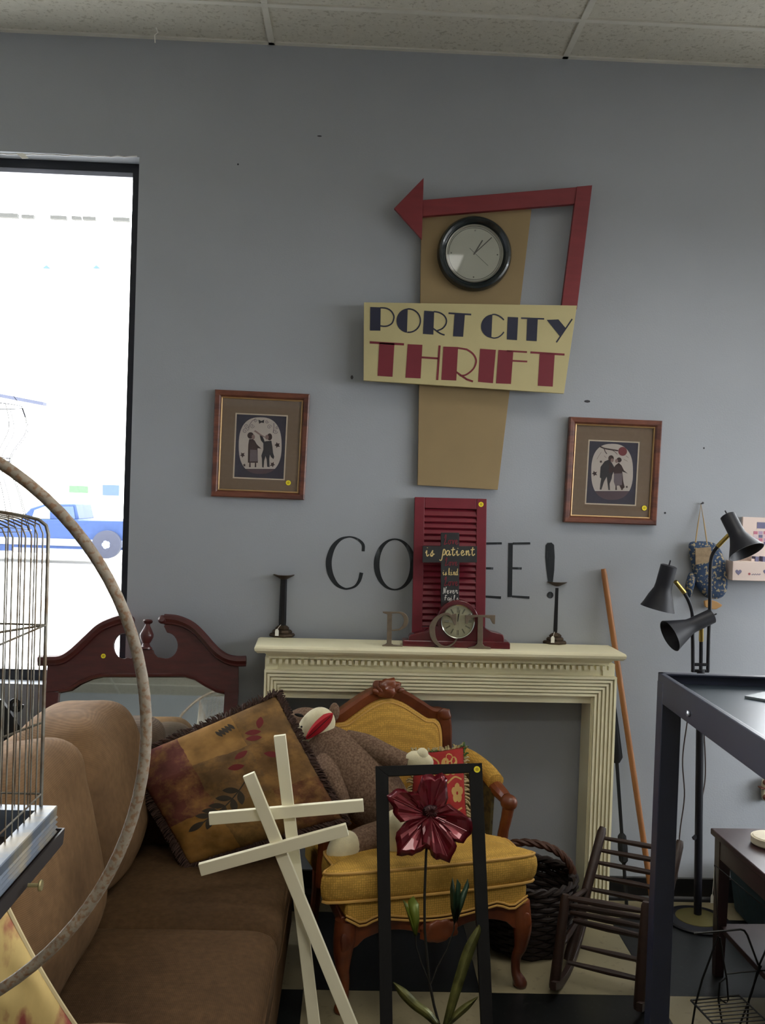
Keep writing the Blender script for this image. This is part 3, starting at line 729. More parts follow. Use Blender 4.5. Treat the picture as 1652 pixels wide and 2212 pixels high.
def scene_b(S, Ln, ov):
    S('printed_ground', [p for p in ov if p[1] > 1185], M_PMV)
    S('printed_moon', ell(955, 628, 63, 64, 26), M_PRD)
    Ln('printed_branch', [(635, 560), (690, 585), (770, 600), (890, 618)], 20, M_PBR); Ln('printed_branch', [(690, 585), (705, 630), (730, 665)], 12, M_PBR)
    Ln('printed_branch', [(800, 605), (850, 640), (880, 670)], 7, M_PBR); Ln('printed_branch', [(650, 640), (610, 700), (590, 740)], 6, M_PSK)
    S('printed_figure', [(700, 770), (760, 745), (800, 790), (835, 850), (830, 910), (805, 970), (800, 1015), (770, 1090), (775, 1180), (752, 1180), (740, 1090), (728, 990), (690, 1060), (652, 1175), (628, 1172), (640, 1070), (650, 1015), (630, 1000), (640, 850)], M_PDK)
    S('printed_vest', [(760, 800), (805, 830), (830, 880), (800, 935), (760, 930)], M_PBR)
    S('printed_hair', ell(790, 728, 40, 44), M_PBR); S('printed_face', ell(806, 755, 22, 28), M_PSK)
    S('printed_figure', [(850, 830), (900, 790), (940, 830), (975, 900), (1030, 945), (990, 930), (950, 915), (965, 1060), (985, 1140), (940, 1180), (830, 945), (820, 880)], M_PBR)
    S('printed_apron', [(832, 945), (950, 940), (945, 1110), (850, 1120), (828, 1060)], M_PGR)
    S('printed_hair', ell(905, 750, 36, 36), M_PBR); S('printed_face', ell(868, 765, 22, 28), M_PSK)
    for x in (862, 945): S('printed_leg', [(x - 8, 1115), (x + 8, 1115), (x + 12, 1180), (x - 12, 1180)], M_PBR)
    for i, (x, y, r) in enumerate(((555, 945, 42), (645, 775, 24), (1015, 1135, 22))): S('printed_leaf', leaf(x, y, r, i + 5), M_PBR)
    for (a, b_) in (((690, 690), (720, 720)), ((970, 740), (1025, 770)), ((1000, 690), (1040, 720))): Ln('printed_branch', [a, b_], 6, M_PSK)
framed('brown framed folk print of a couple with a raised horn, left of the sign', [(464, 841), (669, 851), (657, 1080), (455, 1072)], lambda x, y: (440 + x / 6.608, 820 + y / 6.608), scene_a, (805, 942, 306, 404), (1207, 1473))
framed('brown framed folk print of an embracing couple under a red moon, right of the sign', [(1231, 900), (1431, 909), (1418, 1135), (1218, 1128)], lambda x, y: (1200 + x / 6.608, 880 + y / 6.608), scene_b, (805, 920, 298, 400), (1265, 1437))

# ================================================================== MANTEL
M_MW = mat('mantel_white', (248, 240, 204), .45, var=.05, vs=6)
MZ = 1.083
aL, aR = G(549, 1394, MZ), G(1354, 1412, MZ)
mrot = math.atan2(aR.y - aL.y, aR.x - aL.x); ML = (aR - aL).length
mc = (aL + aR) / 2
DEP = 0.215                                                     # shelf depth
mo = mc + Matrix.Rotation(mrot, 3, 'Z') @ V(0, DEP, 0)            # middle of the back, at the wall
push = max(0, max((mo + Matrix.Rotation(mrot, 3, 'Z') @ V(s * ML / 2, 0, 0)).y for s in (-1, 1)) + .004)
DEP -= push; mo = mc + Matrix.Rotation(mrot, 3, 'Z') @ V(0, DEP, 0)
MT = thing('fireplace_mantel', 'cream painted wooden fireplace mantel with dentil moulding against the wall', 'mantel', (mo.x, mo.y, 0), mrot)
HL = ML / 2
# local: x along, y=0 back, -y to the room
prof = [(0, 0), (DEP - .012, 0), (DEP - .003, -.004), (DEP, -.012), (DEP - .002, -.022), (DEP - .012, -.030), (0, -.030)]
def ring_sweep(prof, hl, z):
    """profile (depth,dz) swept round three sides of the shelf with mitred corners"""
    mb = MB(); n = len(prof); vs = []
    for d, dz in prof:
        o = d - DEP
        vs.append([V(-hl - o, 0, z + dz), V(-hl - o, -d, z + dz), V(hl + o, -d, z + dz), V(hl + o, 0, z + dz)])
    allv = [p for row in vs for p in row]
    fs = []
    for i in range(n):
        j = (i + 1) % n
        for k in range(3): fs.append((i * 4 + k, i * 4 + k + 1, j * 4 + k + 1, j * 4 + k))
    fs += [tuple(i * 4 for i in range(n)), tuple(i * 4 + 3 for i in reversed(range(n)))]
    return mb.add(allv, fs)
part('shelf', ring_sweep([(.0, 0), (DEP - .012, 0), (DEP - .003, -.004), (DEP, -.012), (DEP - .002, -.022), (DEP - .012, -.032), (.0, -.032)], HL, MZ), M_MW, MT, local=True, smooth=25)
CD_ = DEP - .035
part('cornice', ring_sweep([(.0, -.032), (CD_, -.032), (CD_ - .012, -.044), (CD_ - .02, -.05), (CD_ - .02, -.058), (.0, -.058)], HL, MZ), M_MW, MT, local=True)
nd = 56; dm = None
for k in range(nd):
    x = -HL + .052 + (2 * HL - .104) * k / (nd - 1)
    if dm is None:
        dm = part('dentil', MB().box((0, 0, 0), (.0135, .022, .017)), M_MW, MT, local=True, smooth=0); dm.location = (x, -CD_ + .020, MZ - .069)
    else: share(dm, 'dentil', MT, (x, -CD_ + .020, MZ - .069))
OX = (P(572, 1450, -.12).x, P(1322, 1460, -.12).x)
ox0, ox1 = OX[0] - mo.x, OX[1] - mo.x
ix0, ix1 = P(611, 1520, -.14).x - mo.x, P(1275, 1530, -.14).x - mo.x
FD = CD_ - .045                         # depth of the frieze face
IZ = P(900, 1496, -.15).z
part('frieze', MB().mm((ox0 + .01, -FD, IZ + .045), (ox1 - .01, 0, MZ - .058)), M_MW, MT, local=True, smooth=0)
for s, x in ((1, ox0), (-1, ox1)):
    part('end_block', MB().mm((min(x, x + s * .05), -FD - .004, MZ - .125), (max(x, x + s * .05), 0, MZ - .057)), M_MW, MT, local=True, bevel=.0015, smooth=0)
# stepped architrave, mitred round the opening
tw = ((ix0 - ox0) + (ox1 - ix1)) / 2
steps = []
nst = 6
for k in range(nst):
    a = k / nst; b_ = (k + .62) / nst; c_ = (k + 1) / nst
    h = .004 + .020 * (1 - a)
    steps += [(a, h + .012), (b_, h + .012), (b_ + .001, h - .002), (c_ - .001, h - .002)]
steps = [(0, 0)] + steps + [(1, .004), (1, 0)]
def arch(t, d):
    x0 = ox0 + (ix0 - ox0) * t; x1 = ox1 + (ix1 - ox1) * t; zt = MZ - .105 + (IZ - (MZ - .105)) * t
    return [V(x0, -FD - d, 0.0), V(x0, -FD - d, zt), V(x1, -FD - d, zt), V(x1, -FD - d, 0.0)]
rows = [arch(t, d) for t, d in steps]
for k, nm in enumerate(('side_casing', 'head_casing', 'side_casing')):
    mb = MB().prism([r[k] for r in rows], [r[k + 1] for r in rows]); part(nm, mb, M_MW, MT, local=True, smooth=0)
for s, (x0, x1) in enumerate(((ox0 + .006, ix0 + .004), (ix1 - .004, ox1 - .006))):
    part('leg', MB().mm((x0, -FD, 0), (x1, 0, IZ + .05)), M_MW, MT, local=True, smooth=0)
part('inner_lintel', MB().mm((ix0 - .002, -FD + .004, IZ - .028), (ix1 + .002, -.02, IZ + .05)), M_MW, MT, local=True, smooth=0)
def onshelf(px, py): return G(px, py, MZ)

# louvred shutter standing on the shelf
M_SHU = mat('shutter_red', (112, 22, 38), .5, var=.12, vs=20)
s0, s1 = onshelf(884, 1383), onshelf(1047, 1386)
sb_y = -.115
bl, br = P(890, 1384, sb_y), P(1047, 1388, sb_y); bl.z = br.z = MZ
tl, trr = P(895, 1074, -.035), P(1052, 1077, -.035)
SH = thing('louvred_shutter', 'dark red louvred window shutter leaning on the wall above the mantel', 'shutter', (bl + br) / 2)
up = ((tl + trr) - (bl + br)) / 2; ux = ((br - bl) + (trr - tl)) / 2; nn = ux.cross(up).normalized()
Wd, Hh = ux.length, up.length; ux.normalize(); up.normalize()
if nn.y > 0: nn = -nn
S0 = (bl + br) / 2 - ux * Wd / 2
def SP(u, v, d=0): return S0 + ux * u + up * v + nn * d
def sbox(u0, u1, v0, v1, d0, d1): 
    return MB().prism([SP(u0, v0, d0), SP(u1, v0, d0), SP(u1, v1, d0), SP(u0, v1, d0)], nn * (d1 - d0))
sw = .042
part('stile', sbox(0, sw, 0, Hh, -.024, 0), M_SHU, SH, bevel=.002, smooth=0); part('stile', sbox(Wd - sw, Wd, 0, Hh, -.024, 0), M_SHU, SH, bevel=.002, smooth=0)
part('rail', sbox(sw, Wd - sw, Hh - .045, Hh, -.023, -.001), M_SHU, SH, bevel=.002, smooth=0); part('rail', sbox(sw, Wd - sw, 0, .07, -.023, -.001), M_SHU, SH, bevel=.002, smooth=0)
nsl = 19
for k in range(nsl):
    v = .075 + (Hh - .125) * (k + .5) / nsl
    part('louvre', MB().prism([SP(sw - .003, v - .016, -.003), SP(Wd - sw + .003, v - .016, -.003), SP(Wd - sw + .003, v + .013, -.019), SP(sw - .003, v + .013, -.019)], (nn * .0035 + up * .004)), M_SHU, SH, smooth=0)
sticker(SH, SP(Wd - .024, Hh - .024, .0002), nn)

# cross plaque with painted words, leaning on the shutter
M_PLQ = mat('plaque_black', (38, 38, 40), .7, var=.2, vs=30); M_CRT = mat('plaque_cream_paint', (214, 190, 130), .7); M_RDT = mat('plaque_red_paint', (120, 30, 44), .7); M_WHT = mat('plaque_white_paint', (214, 212, 204), .7)
z6 = lambda x, y: (880 + x / 9.178, 1130 + y / 9.178)
cy0 = -.150; cy1 = -.095
def CP(x, y, lift=0.0):
    px, py = z6(x, y); t = (1384 - py) / (1384 - 1150)
    return P(px, py, (cy0 - .014) * (1 - t) + (cy1 - .014) * t) + V(0, -lift, 0)
base = CP(845, 2330); base.z = MZ
CR = thing('cross_plaque', 'black wooden cross plaque with cream and red painted words on the shutter', 'plaque', base)
mb = MB()
out = [(665, 2330), (665, 780), (300, 780), (303, 455), (662, 458), (665, 190), (1025, 192), (1025, 460), (1380, 458), (1376, 780), (1025, 780), (1022, 2330)]
f3 = [CP(x, y) for x, y in out]
for k in (0, 11): f3[k].z = MZ + .001
part('board', MB().prism(f3, (0, .014, 0)), M_PLQ, CR, bevel=.001, smooth=0)
GL = {  # handwriting strokes in a unit box: x 0..1 advance, y 0 baseline .. 1 x-height (down negative)
 'i': [[(.1, .5), (.35, 1), (.3, .3), (.45, 0), (.8, .3)], [(.45, 1.4), (.5, 1.5)]],
 's': [[(.05, .2), (.6, 1.0), (.5, .7), (.65, .3), (.4, -.02), (.1, .1), (.4, .15), (.95, .4)]],
 'p': [[(-.25, -.85), (-.1, -1.05), (.15, -.9), (.35, 0), (.55, 1.15), (.8, 1.2), (.95, .8), (.8, .25), (.5, .1), (.35, .3)]],
 'a': [[(.75, .9), (.4, 1), (.12, .6), (.15, .15), (.4, .02), (.7, .5), (.8, .9), (.72, .3), (.85, .02), (1.05, .3)]],
 't': [[(.55, 1.7), (.4, .6), (.45, .1), (.65, 0), (.95, .35)], [(.1, 1.15), (.9, 1.25)]],
 'e': [[(.1, .45), (.5, .55), (.65, .85), (.4, 1), (.15, .6), (.25, .1), (.55, .02), (.95, .35)]],
 'n': [[(.1, .6), (.25, 1), (.2, 0), (.35, .6), (.6, 1), (.7, .7), (.68, .15), (.82, 0), (1.0, .3)]],
 'k': [[(.2, 0), (.4, 1.2), (.5, 2.0), (.35, 2.05), (.25, 1.2), (.25, 0)], [(.25, .5), (.7, .95), (.4, .55), (.85, 0), (1.0, .15)]],
 'd': [[(.7, .9), (.4, 1), (.12, .6), (.2, .1), (.45, .02), (.7, .6), (.95, 2.0), (.78, .4), (.85, 0), (1.05, .2)]],
 'L': [[(.2, 1.4), (.5, 2.2), (.7, 2.0), (.4, .8), (.1, .05), (.4, .0), (.9, .25), (1.0, .1)]],
 'o': [[(.6, .95), (.25, .9), (.1, .4), (.35, 0), (.7, .3), (.65, .9), (1.0, .9)]],
 'v': [[(.1, .9), (.3, .95), (.4, .05), (.75, .9), (1.0, .85)]],
 'r': [[(.15, .5), (.3, 1.1), (.35, .9), (.7, .95), (.6, .4), (.75, .02), (1.0, .25)]],
 'N': [[(.0, -.15), (.2, .6), (.35, 1.9), (.5, 1.0), (.65, .05), (.85, 1.0), (1.05, 2.0), (1.25, 1.9)]],
 'F': [[(.45, 0), (.6, 1.2), (.75, 1.9), (1.2, 1.85), (.5, 1.9)], [(.3, 1.0), (1.0, 1.05)]],
 'l': [[(.2, .3), (.6, 1.7), (.45, 2.0), (.3, 1.2), (.35, .1), (.55, 0), (.8, .3)]],
}
def script(word, x, y, adv, xh, w, m, nm='painted_word', slope=0):
    mb = MB(); cx = x
    for ch in word:
        if ch == ' ': cx += adv * .7; continue
        for st in GL[ch]:
            pts = smoothpath([V(cx + a * adv, y - b * xh + slope * (cx - x), 0) for a, b in st], 4)
            mb.ribbon([CP(p.x, p.y, .0003) for p in pts], w / (9.178 * 530), WN, .0006)
        cx += adv * (1.25 if ch in 'LNF' else 1.0)
    part(nm, mb, m, CR, smooth=0)
script('is', 350, 655, 95, 115, 20, M_CRT); script('patient', 660, 640, 97, 95, 20, M_CRT)
script('Love', 720, 420, 68, 85, 15, M_RDT); script('Love', 740, 840, 60, 70, 13, M_RDT); script('is', 695, 1030, 45, 62, 12, M_CRT); script('kind', 805, 1030, 48, 65, 12, M_CRT)
script('Love', 725, 1240, 66, 80, 14, M_RDT); script('Never', 705, 1395, 56, 62, 12, M_WHT); script('Fails', 715, 1530, 58, 52, 11, M_WHT)

# mantel clock
M_MAH = mat('mahogany_gloss', (92, 18, 28), .25, var=.15, vs=12, coat=.4); M_CHR = mat('clock_chrome', (205, 205, 190), .15, metal=1); M_MDL = mat('mantel_dial', (206, 202, 168), .5)
Z7 = lambda x, y: (810 + x / 5.329, 1270 + y / 5.329)
KY = -.180
def KP(x, y, Y=KY): return P(*Z7(x, y), Y)
kb = KP(935, 650); kb.z = MZ; kz = MZ - KP(935, 652).z
KP_ = lambda x, y, Y=KY: KP(x, y, Y) + V(0, 0, kz)
MC = thing('mantel_clock', 'dark red tambour mantel clock with silver-rimmed dial behind metal letters', 'clock', kb)
def kslab(pts, y0, y1, fix=False):
    f = [KP_(x, y, y0) for x, y in pts]
    return MB().prism(f, [V(p.x, y1, p.z) for p in f])
e = [(320, 651), (320, 580), (335, 570), (1530, 590), (1556, 605), (1556, 657)]
f = [KP_(x, y, -.192) for x, y in e]; f[0].z = f[-1].z = MZ
part('base', MB().prism(f, [V(p.x, -.118, p.z) for p in f]), M_MAH, MC, bevel=.003, smooth=0)
half = [(1485, 592), (1488, 530), (1470, 508), (1420, 490), (1340, 470), (1280, 440), (1240, 400)]
arc = [(955 + 240 * math.cos(a), 350 - 240 * math.sin(a)) for a in [math.radians(-14 + 208 * k / 30) for k in range(31)]]
left = [(670, 400), (630, 440), (570, 468), (480, 490), (410, 508), (390, 530), (388, 582)]
part('body', kslab(half + arc + left, -.182, -.128), M_MAH, MC, bevel=.003, smooth=40)
kc = KP_(952, 352, -.182); r = 192 / 5.329 / 536
FK = face_y(kc)
part('bezel', MB().lathe([(r * 1.03, 0), (r * 1.04, .004), (r, .011), (r * .955, .009), (r * .94, .003)], 48, FK, False, False), M_CHR, MC)
kd = part('dial', MB().lathe([(r * .97, 0), (r * .97, .002)], 40, FK), M_MDL, MC)
for k in range(12):
    a = PI / 2 - k * PI / 6 + .03
    p, q = FK @ V(r * .52 * math.cos(a), r * .52 * math.sin(a), .0026), FK @ V(r * .84 * math.cos(a), r * .84 * math.sin(a), .0026)
    mb = MB()
    for o in ((-.0014, .0014) if k % 3 else (-.0024, 0, .0024)):
        sd = V(-math.sin(a) * o, 0, math.cos(a) * o); mb.bar(p + sd, q + sd, .0016, .0006, side=sd)
    part('numeral', mb, M_INK, kd, smooth=0)
part('hour_hand', MB().bar(FK @ V(0, 0, .0045), FK @ V(r * .02, r * .45, .0045), .003, .001, side=(1, 0, 0)), M_INK, MC, smooth=0)
part('minute_hand', MB().bar(FK @ V(0, 0, .0058), FK @ V(r * .1, r * .72, .0058), .002, .001, side=(1, 0, 0)), M_INK, MC, smooth=0)
part('glass', MB().lathe([(r * .955, .009), (r * .9, .0105), (r * .5, .0135), (.001, .0148)], 32, FK, False), CGL, MC)

# three standing metal letters
M_MLT = mat('letter_pewter', (124, 110, 94), .5, metal=.45, var=.2, vs=40)
LY = -.206
lz = MZ - P(*Z7(200, 655), LY).z
def mletter(label, polys, ribs, base_pts):
    c = P(*Z7(*base_pts), LY); c.z = MZ
    mb = MB()
    fz = c.z - P(*Z7(*base_pts), LY).z
    for pl in polys: mb.prism([P(*Z7(x, y), LY) + V(0, 0, fz) for x, y in pl], (0, .012, 0))
    for rb in ribs:
        sp_ = smoothpath([V(*q) for q in rb], 5)
        mb.ribbon([P(*Z7(p.x, p.y), LY) + V(0, .012, fz) for p in sp_], [p.z / (5.329 * 544) for p in sp_], WN, .012)
    return solo('metal_letter', mb, M_MLT, c, label, 'letter', 'standing metal initials on the mantel', bevel=.0008, smooth=30)
mletter('standing pewter letter P on the mantel shelf', [[(90, 253), (240, 258), (240, 275), (195, 275), (190, 625), (215, 638), (320, 645), (320, 655), (82, 655), (82, 642), (115, 632), (135, 618), (142, 285), (90, 268)]],
        [[(200, 267, 18), (290, 268, 22), (340, 300, 44), (358, 355, 52), (340, 415, 44), (290, 455, 22), (230, 468, 14), (190, 468, 12)]], (200, 655))
mletter('standing pewter letter C in front of the mantel clock', [[(895, 275), (938, 268), (934, 400), (915, 402), (880, 320)], [(690, 650), (915, 655), (915, 664), (690, 662)]],
        [[(915, 350, 10), (880, 300, 26), (830, 272, 24), (770, 285, 30), (705, 335, 50), (665, 410, 64), (660, 480, 66), (680, 560, 56), (730, 625, 34), (800, 652, 22), (860, 640, 16), (915, 600, 14), (942, 555, 14)]], (800, 664))
mletter('standing pewter letter T in front of the mantel clock', [[(1040, 276), (1385, 276), (1382, 380), (1358, 375), (1325, 315), (1245, 297), (1240, 605), (1262, 635), (1332, 650), (1335, 667), (1070, 663), (1075, 648), (1150, 632), (1180, 605), (1185, 297), (1120, 305), (1080, 330), (1065, 375), (1042, 375)]], [], (1200, 665))

# candlesticks
M_IRON = mat('candlestick_iron', (26, 26, 30), .4, metal=.3); M_BRZ = mat('candlestick_bronze', (74, 60, 46), .5, metal=.5, var=.3, vs=40)
def candlestick(label, px, pyb, pyt, tagpx):
    b_ = onshelf(px, pyb - 4); b_.z = MZ
    H = P(px + 4, pyt, b_.y).z - MZ
    t = thing('candlestick', label, 'candlestick', b_, group='iron candlesticks on the mantel')
    T = lambda: Matrix.Translation(b_)
    st = part('base', MB().lathe([(.052, 0), (.054, .006), (.050, .012), (.040, .014)], 8, T(), start=.2), M_BRZ, t, smooth=20)
    part('base_tier', MB().lathe([(.040, .012), (.042, .020), (.036, .027)], 8, T()), M_BRZ, st, smooth=20)
    part('base_tier', MB().lathe([(.028, .026), (.030, .034), (.022, .042), (.014, .046)], 8, T(), start=.3), M_BRZ, st, smooth=20)
    part('stem', MB().lathe([(.0145, .044), (.0155, .06), (.0135, H - .02), (.0125, H - .012)], 6, T()), M_IRON, t, smooth=20)
    part('drip_cup', MB().lathe([(.012, H - .018), (.020, H - .014), (.034, H - .006), (.045, H), (.043, H + .002), (.012, H - .008)], 24, T()), M_BRZ, t)
    price_tag(t, b_ + V(-.005, -.02, .05), b_ + V(-.018, -.050, .036), .015, .028, (0, -1, 0))
candlestick('black iron candlestick with bronze base at the left end of the mantel', 609, 1378, 1242, 588)
candlestick('black iron candlestick with bronze base at the right end of the mantel', 1197, 1393, 1257, 1192)
# ================================================================== MIRROR
def PL(px, py, p0, n):
    d = ray(px, py); n = Vector(n); return CAM + d * ((Vector(p0) - CAM).dot(n) / d.dot(n))
M_MHG = mat('mirror_mahogany', (74, 28, 26), .4, var=.25, vs=14, stretch=(1, 1, 5), coat=.2)
Z3 = lambda x, y: (60 + x / 3.059, 1300 + y / 3.059)
mp0 = V(0, -.37, 0); mp1 = V(0, -.05, 1.15); mdir = (mp1 - mp0).normalized(); mn = V(0, -mdir.z, mdir.y)
if mn.y > 0: mn = -mn
def MP(x, y, lift=0.0): return PL(*Z3(x, y), mp0 + mn * 0, mn) + mn * lift
mbase = MP(765, 480); mbase = V(mbase.x, -.37, 0)
MR = thing('dresser_mirror', 'mahogany dresser mirror with swan-neck pediment leaning on the wall behind the sofa', 'mirror', mbase)
hole_l = [(640 + 66 * math.cos(a), 295 + 84 * math.sin(a)) for a in [math.radians(-75 - 220 * k / 14) for k in range(15)]]
top = [(140, 425), (230, 395), (300, 350), (400, 255), (480, 185), (560, 150), (640, 135), (668, 158)]
ctr = [(690, 378), (720, 350), (735, 320), (832, 320), (840, 345), (865, 370)]
hole_r = [(918 + 78 * math.cos(a), 292 + 86 * math.sin(a)) for a in [math.radians(105 - 190 * k / 14) for k in range(15)]]
rt = [(905, 165), (930, 135), (1000, 140), (1080, 178), (1150, 245), (1220, 325), (1285, 372), (1345, 400), (1395, 425)]
low = [(1395, 600), (1305, 600), (1250, 588), (1180, 552), (1110, 507), (1040, 487), (500, 487), (430, 502), (350, 537), (290, 577), (215, 592), (128, 600)]
out = top + hole_l + ctr + hole_r + rt + low
def mslab(pts, f, b_): return MB().prism([MP(x, y, f) for x, y in pts], [MP(x, y, f) - mn * (f - b_) for x, y in pts])
pd = part('pediment', mslab(out, .022, 0), M_MHG, MR, bevel=.0015, smooth=30)
def mould(pts, w, nm='scroll_moulding'):
    c = smoothpath([V(x, y, 0) for x, y in pts], 6)
    p3 = [MP(p.x, p.y, .022) for p in c]
    mb = MB().tube([p + mn * .006 for p in p3], .018, 8)
    mb.tube([p + mn * .010 + V(0, 0, -.016) for p in p3], .010, 6)
    part(nm, mb, M_MHG, pd)
mould([(85, 388), (150, 386), (230, 380), (300, 340), (400, 248), (480, 175), (560, 135), (640, 112), (690, 118)], .03)
mould([(1448, 390), (1380, 390), (1310, 372), (1240, 320), (1160, 230), (1090, 165), (1000, 125), (910, 115)], .03)
part('rosette', MB().lathe([(.016, 0), (.018, .02), (.010, .03)], 16, axis_m(MP(690, 130, .018), MP(690, 130, .1))), M_MHG, pd)
part('rosette', MB().lathe([(.016, 0), (.018, .02), (.010, .03)], 16, axis_m(MP(900, 125, .018), MP(900, 125, .1))), M_MHG, pd)
fb, ft = MP(782, 318, .011), MP(797, 118, .011); fl = (ft - fb).length
part('finial', MB().lathe([(r_, z * fl) for r_, z in ((.026, 0), (.026, .06), (.018, .12), (.014, .2), (.022, .3), (.028, .42), (.028, .5), (.018, .68), (.011, .78), (.010, .84), (.018, .88), (.021, .93), (.018, .98), (.006, 1.0))], 16, axis_m(fb, ft)), M_MHG, pd)
bead = [(215, 592), (290, 577), (350, 537), (430, 502), (500, 487), (1040, 487), (1110, 507), (1180, 552), (1250, 588), (1305, 600)]
part('bead', MB().tube([MP(x, y, .022) for x, y in bead], .008, 6), M_MHG, pd)
zlow = 0.12
def down(p): 
    k = (p.z - zlow) / mdir.z; return p - mdir * k
for a, b_ in ((128, 215), (1305, 1395)):
    A, B = MP(a, 598), MP(b_, 598)
    part('post', MB().prism([A, B, down(B) - mdir * .12, down(A) - mdir * .12], mn * .022), M_MHG, MR, bevel=.002, smooth=0)
A, B = down(MP(128, 598)), down(MP(1395, 598))
part('bottom_rail', MB().prism([A, B, B + mdir * .07, A + mdir * .07], mn * .0215), M_MHG, MR, bevel=.002, smooth=0)
mm_ = bpy.data.materials.new('silvered_mirror'); mm_.use_nodes = True
_p = mm_.node_tree.nodes['Principled BSDF']; _p.inputs['Base Color'].default_value = (.80, .83, .80, 1); _p.inputs['Metallic'].default_value = 1; _p.inputs['Roughness'].default_value = .02
gl = [(160, 560), (1360, 560)]
A, B = MP(180, 600), MP(1340, 605)
topg = [MP(x, y, .008) for x, y in [(200, 585), (290, 570), (350, 530), (430, 495), (500, 480), (1040, 480), (1110, 500), (1180, 545), (1250, 580), (1320, 592)]]
part('mirror_glass', MB().prism(topg + [down(B) + mdir * .05 + mn * .008, down(A) + mdir * .05 + mn * .008], -mn * .004), mm_, MR, smooth=0)
sticker(MR, MP(508, 362, .0222), mn, .0095)

# ================================================================== SOFA (runs from the wall towards the camera, seat faces right)
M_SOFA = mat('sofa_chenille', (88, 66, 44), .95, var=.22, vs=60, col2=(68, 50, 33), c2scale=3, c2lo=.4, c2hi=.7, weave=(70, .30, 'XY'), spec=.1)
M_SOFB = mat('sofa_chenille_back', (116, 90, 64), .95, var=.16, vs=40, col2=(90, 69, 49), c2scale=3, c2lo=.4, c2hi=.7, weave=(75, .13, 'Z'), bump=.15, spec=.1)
SX0, SX1 = -1.12, -.150
SY0, SY1 = -2.06, -.42
SF = thing('sofa', 'brown ribbed fabric sofa with loose cushions on the left', 'sofa', ((SX0 + SX1) / 2, (SY0 + SY1) / 2, 0))
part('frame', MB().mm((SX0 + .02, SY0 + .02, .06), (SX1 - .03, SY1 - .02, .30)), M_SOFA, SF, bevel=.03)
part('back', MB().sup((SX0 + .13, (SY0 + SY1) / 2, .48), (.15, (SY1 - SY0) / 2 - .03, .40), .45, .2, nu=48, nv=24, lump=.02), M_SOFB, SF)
for x in (SX0 + .1, SX1 - .1):
    for y in (SY0 + .1, SY1 - .1): part('foot', MB().lathe([(.028, 0), (.035, .06), (.035, .065)], 12, Matrix.Translation((x, y, 0))), M_MHG, SF)
def seat_cushion(y0, y1, seed, dz=0.0):
    c = V((SX1 + -.70) / 2 - .06, (y0 + y1) / 2, .375 + dz)
    mb = MB().sup(c, ((SX1 + .82) / 2 - .02, (y1 - y0) / 2 + .004, .096), .42, .22, nu=64, nv=24, lump=.035, lscale=4, seed=seed)
    # cloth creases running to the front edge
    for v in mb.v:
        if v.z > c.z: v.z += .0035 * math.sin(v.y * 70 + 9 * mnoise.noise(v * 5)) * max(0, mnoise.noise(v * 4 + V(seed, 0, 0)))
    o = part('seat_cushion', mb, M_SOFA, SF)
    a = (SX1 + .82) / 2 - .02; b_ = (y1 - y0) / 2 + .004; sp = lambda q, e: math.copysign(abs(q) ** e, q)
    for z in (.045, -.045):
        part('piping', MB().tube([c + V(a * .985 * sp(math.cos(t), .22), b_ * .985 * sp(math.sin(t), .22), z) for t in [2 * PI * k / 64 for k in range(64)]], .006, 6, closed=True), M_SOFA, o)
seat_cushion(-1.315, -.645, 1.0, -.012); seat_cushion(-1.99, -1.315, 4.0, .004)
def back_cushion(y0, y1, seed, zt, face, tilt):
    h = (zt - .44) / 2
    R_ = Matrix.Rotation(tilt, 3, 'Y')
    c = V(face - .17, (y0 + y1) / 2, .44 + h)
    mb = MB().sup((0, 0, 0), (.165, (y1 - y0) / 2, h), .62, .42, nu=64, nv=32, lump=.07, lscale=4.5, seed=seed)
    for v in mb.v:
        if v.x > 0: v.x += .012 * mnoise.noise(V(v.y * 2, v.z * 11, seed))
    mb.v = [R_ @ v + c for v in mb.v]
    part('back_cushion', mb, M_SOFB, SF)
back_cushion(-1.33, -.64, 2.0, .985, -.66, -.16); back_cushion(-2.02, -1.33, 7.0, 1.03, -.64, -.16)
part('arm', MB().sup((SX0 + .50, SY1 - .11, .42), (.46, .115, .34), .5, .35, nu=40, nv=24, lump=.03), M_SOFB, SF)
part('arm_bolster', MB().sup(P(297, 1605, -.52), (.095, .10, .095), .75, .7, nu=40, nv=24, lump=.05, lscale=6), mat('sofa_bolster_cloth', (104, 88, 74), .95, var=.15, vs=40, weave=(60, .3, 'Z')), SF)  # bolster in its own grey-brown cloth
part('arm', MB().sup((SX0 + .50, SY0 - .09, .34), (.46, .115, .27), .5, .35, nu=40, nv=24, lump=.03), M_SOFB, SF)

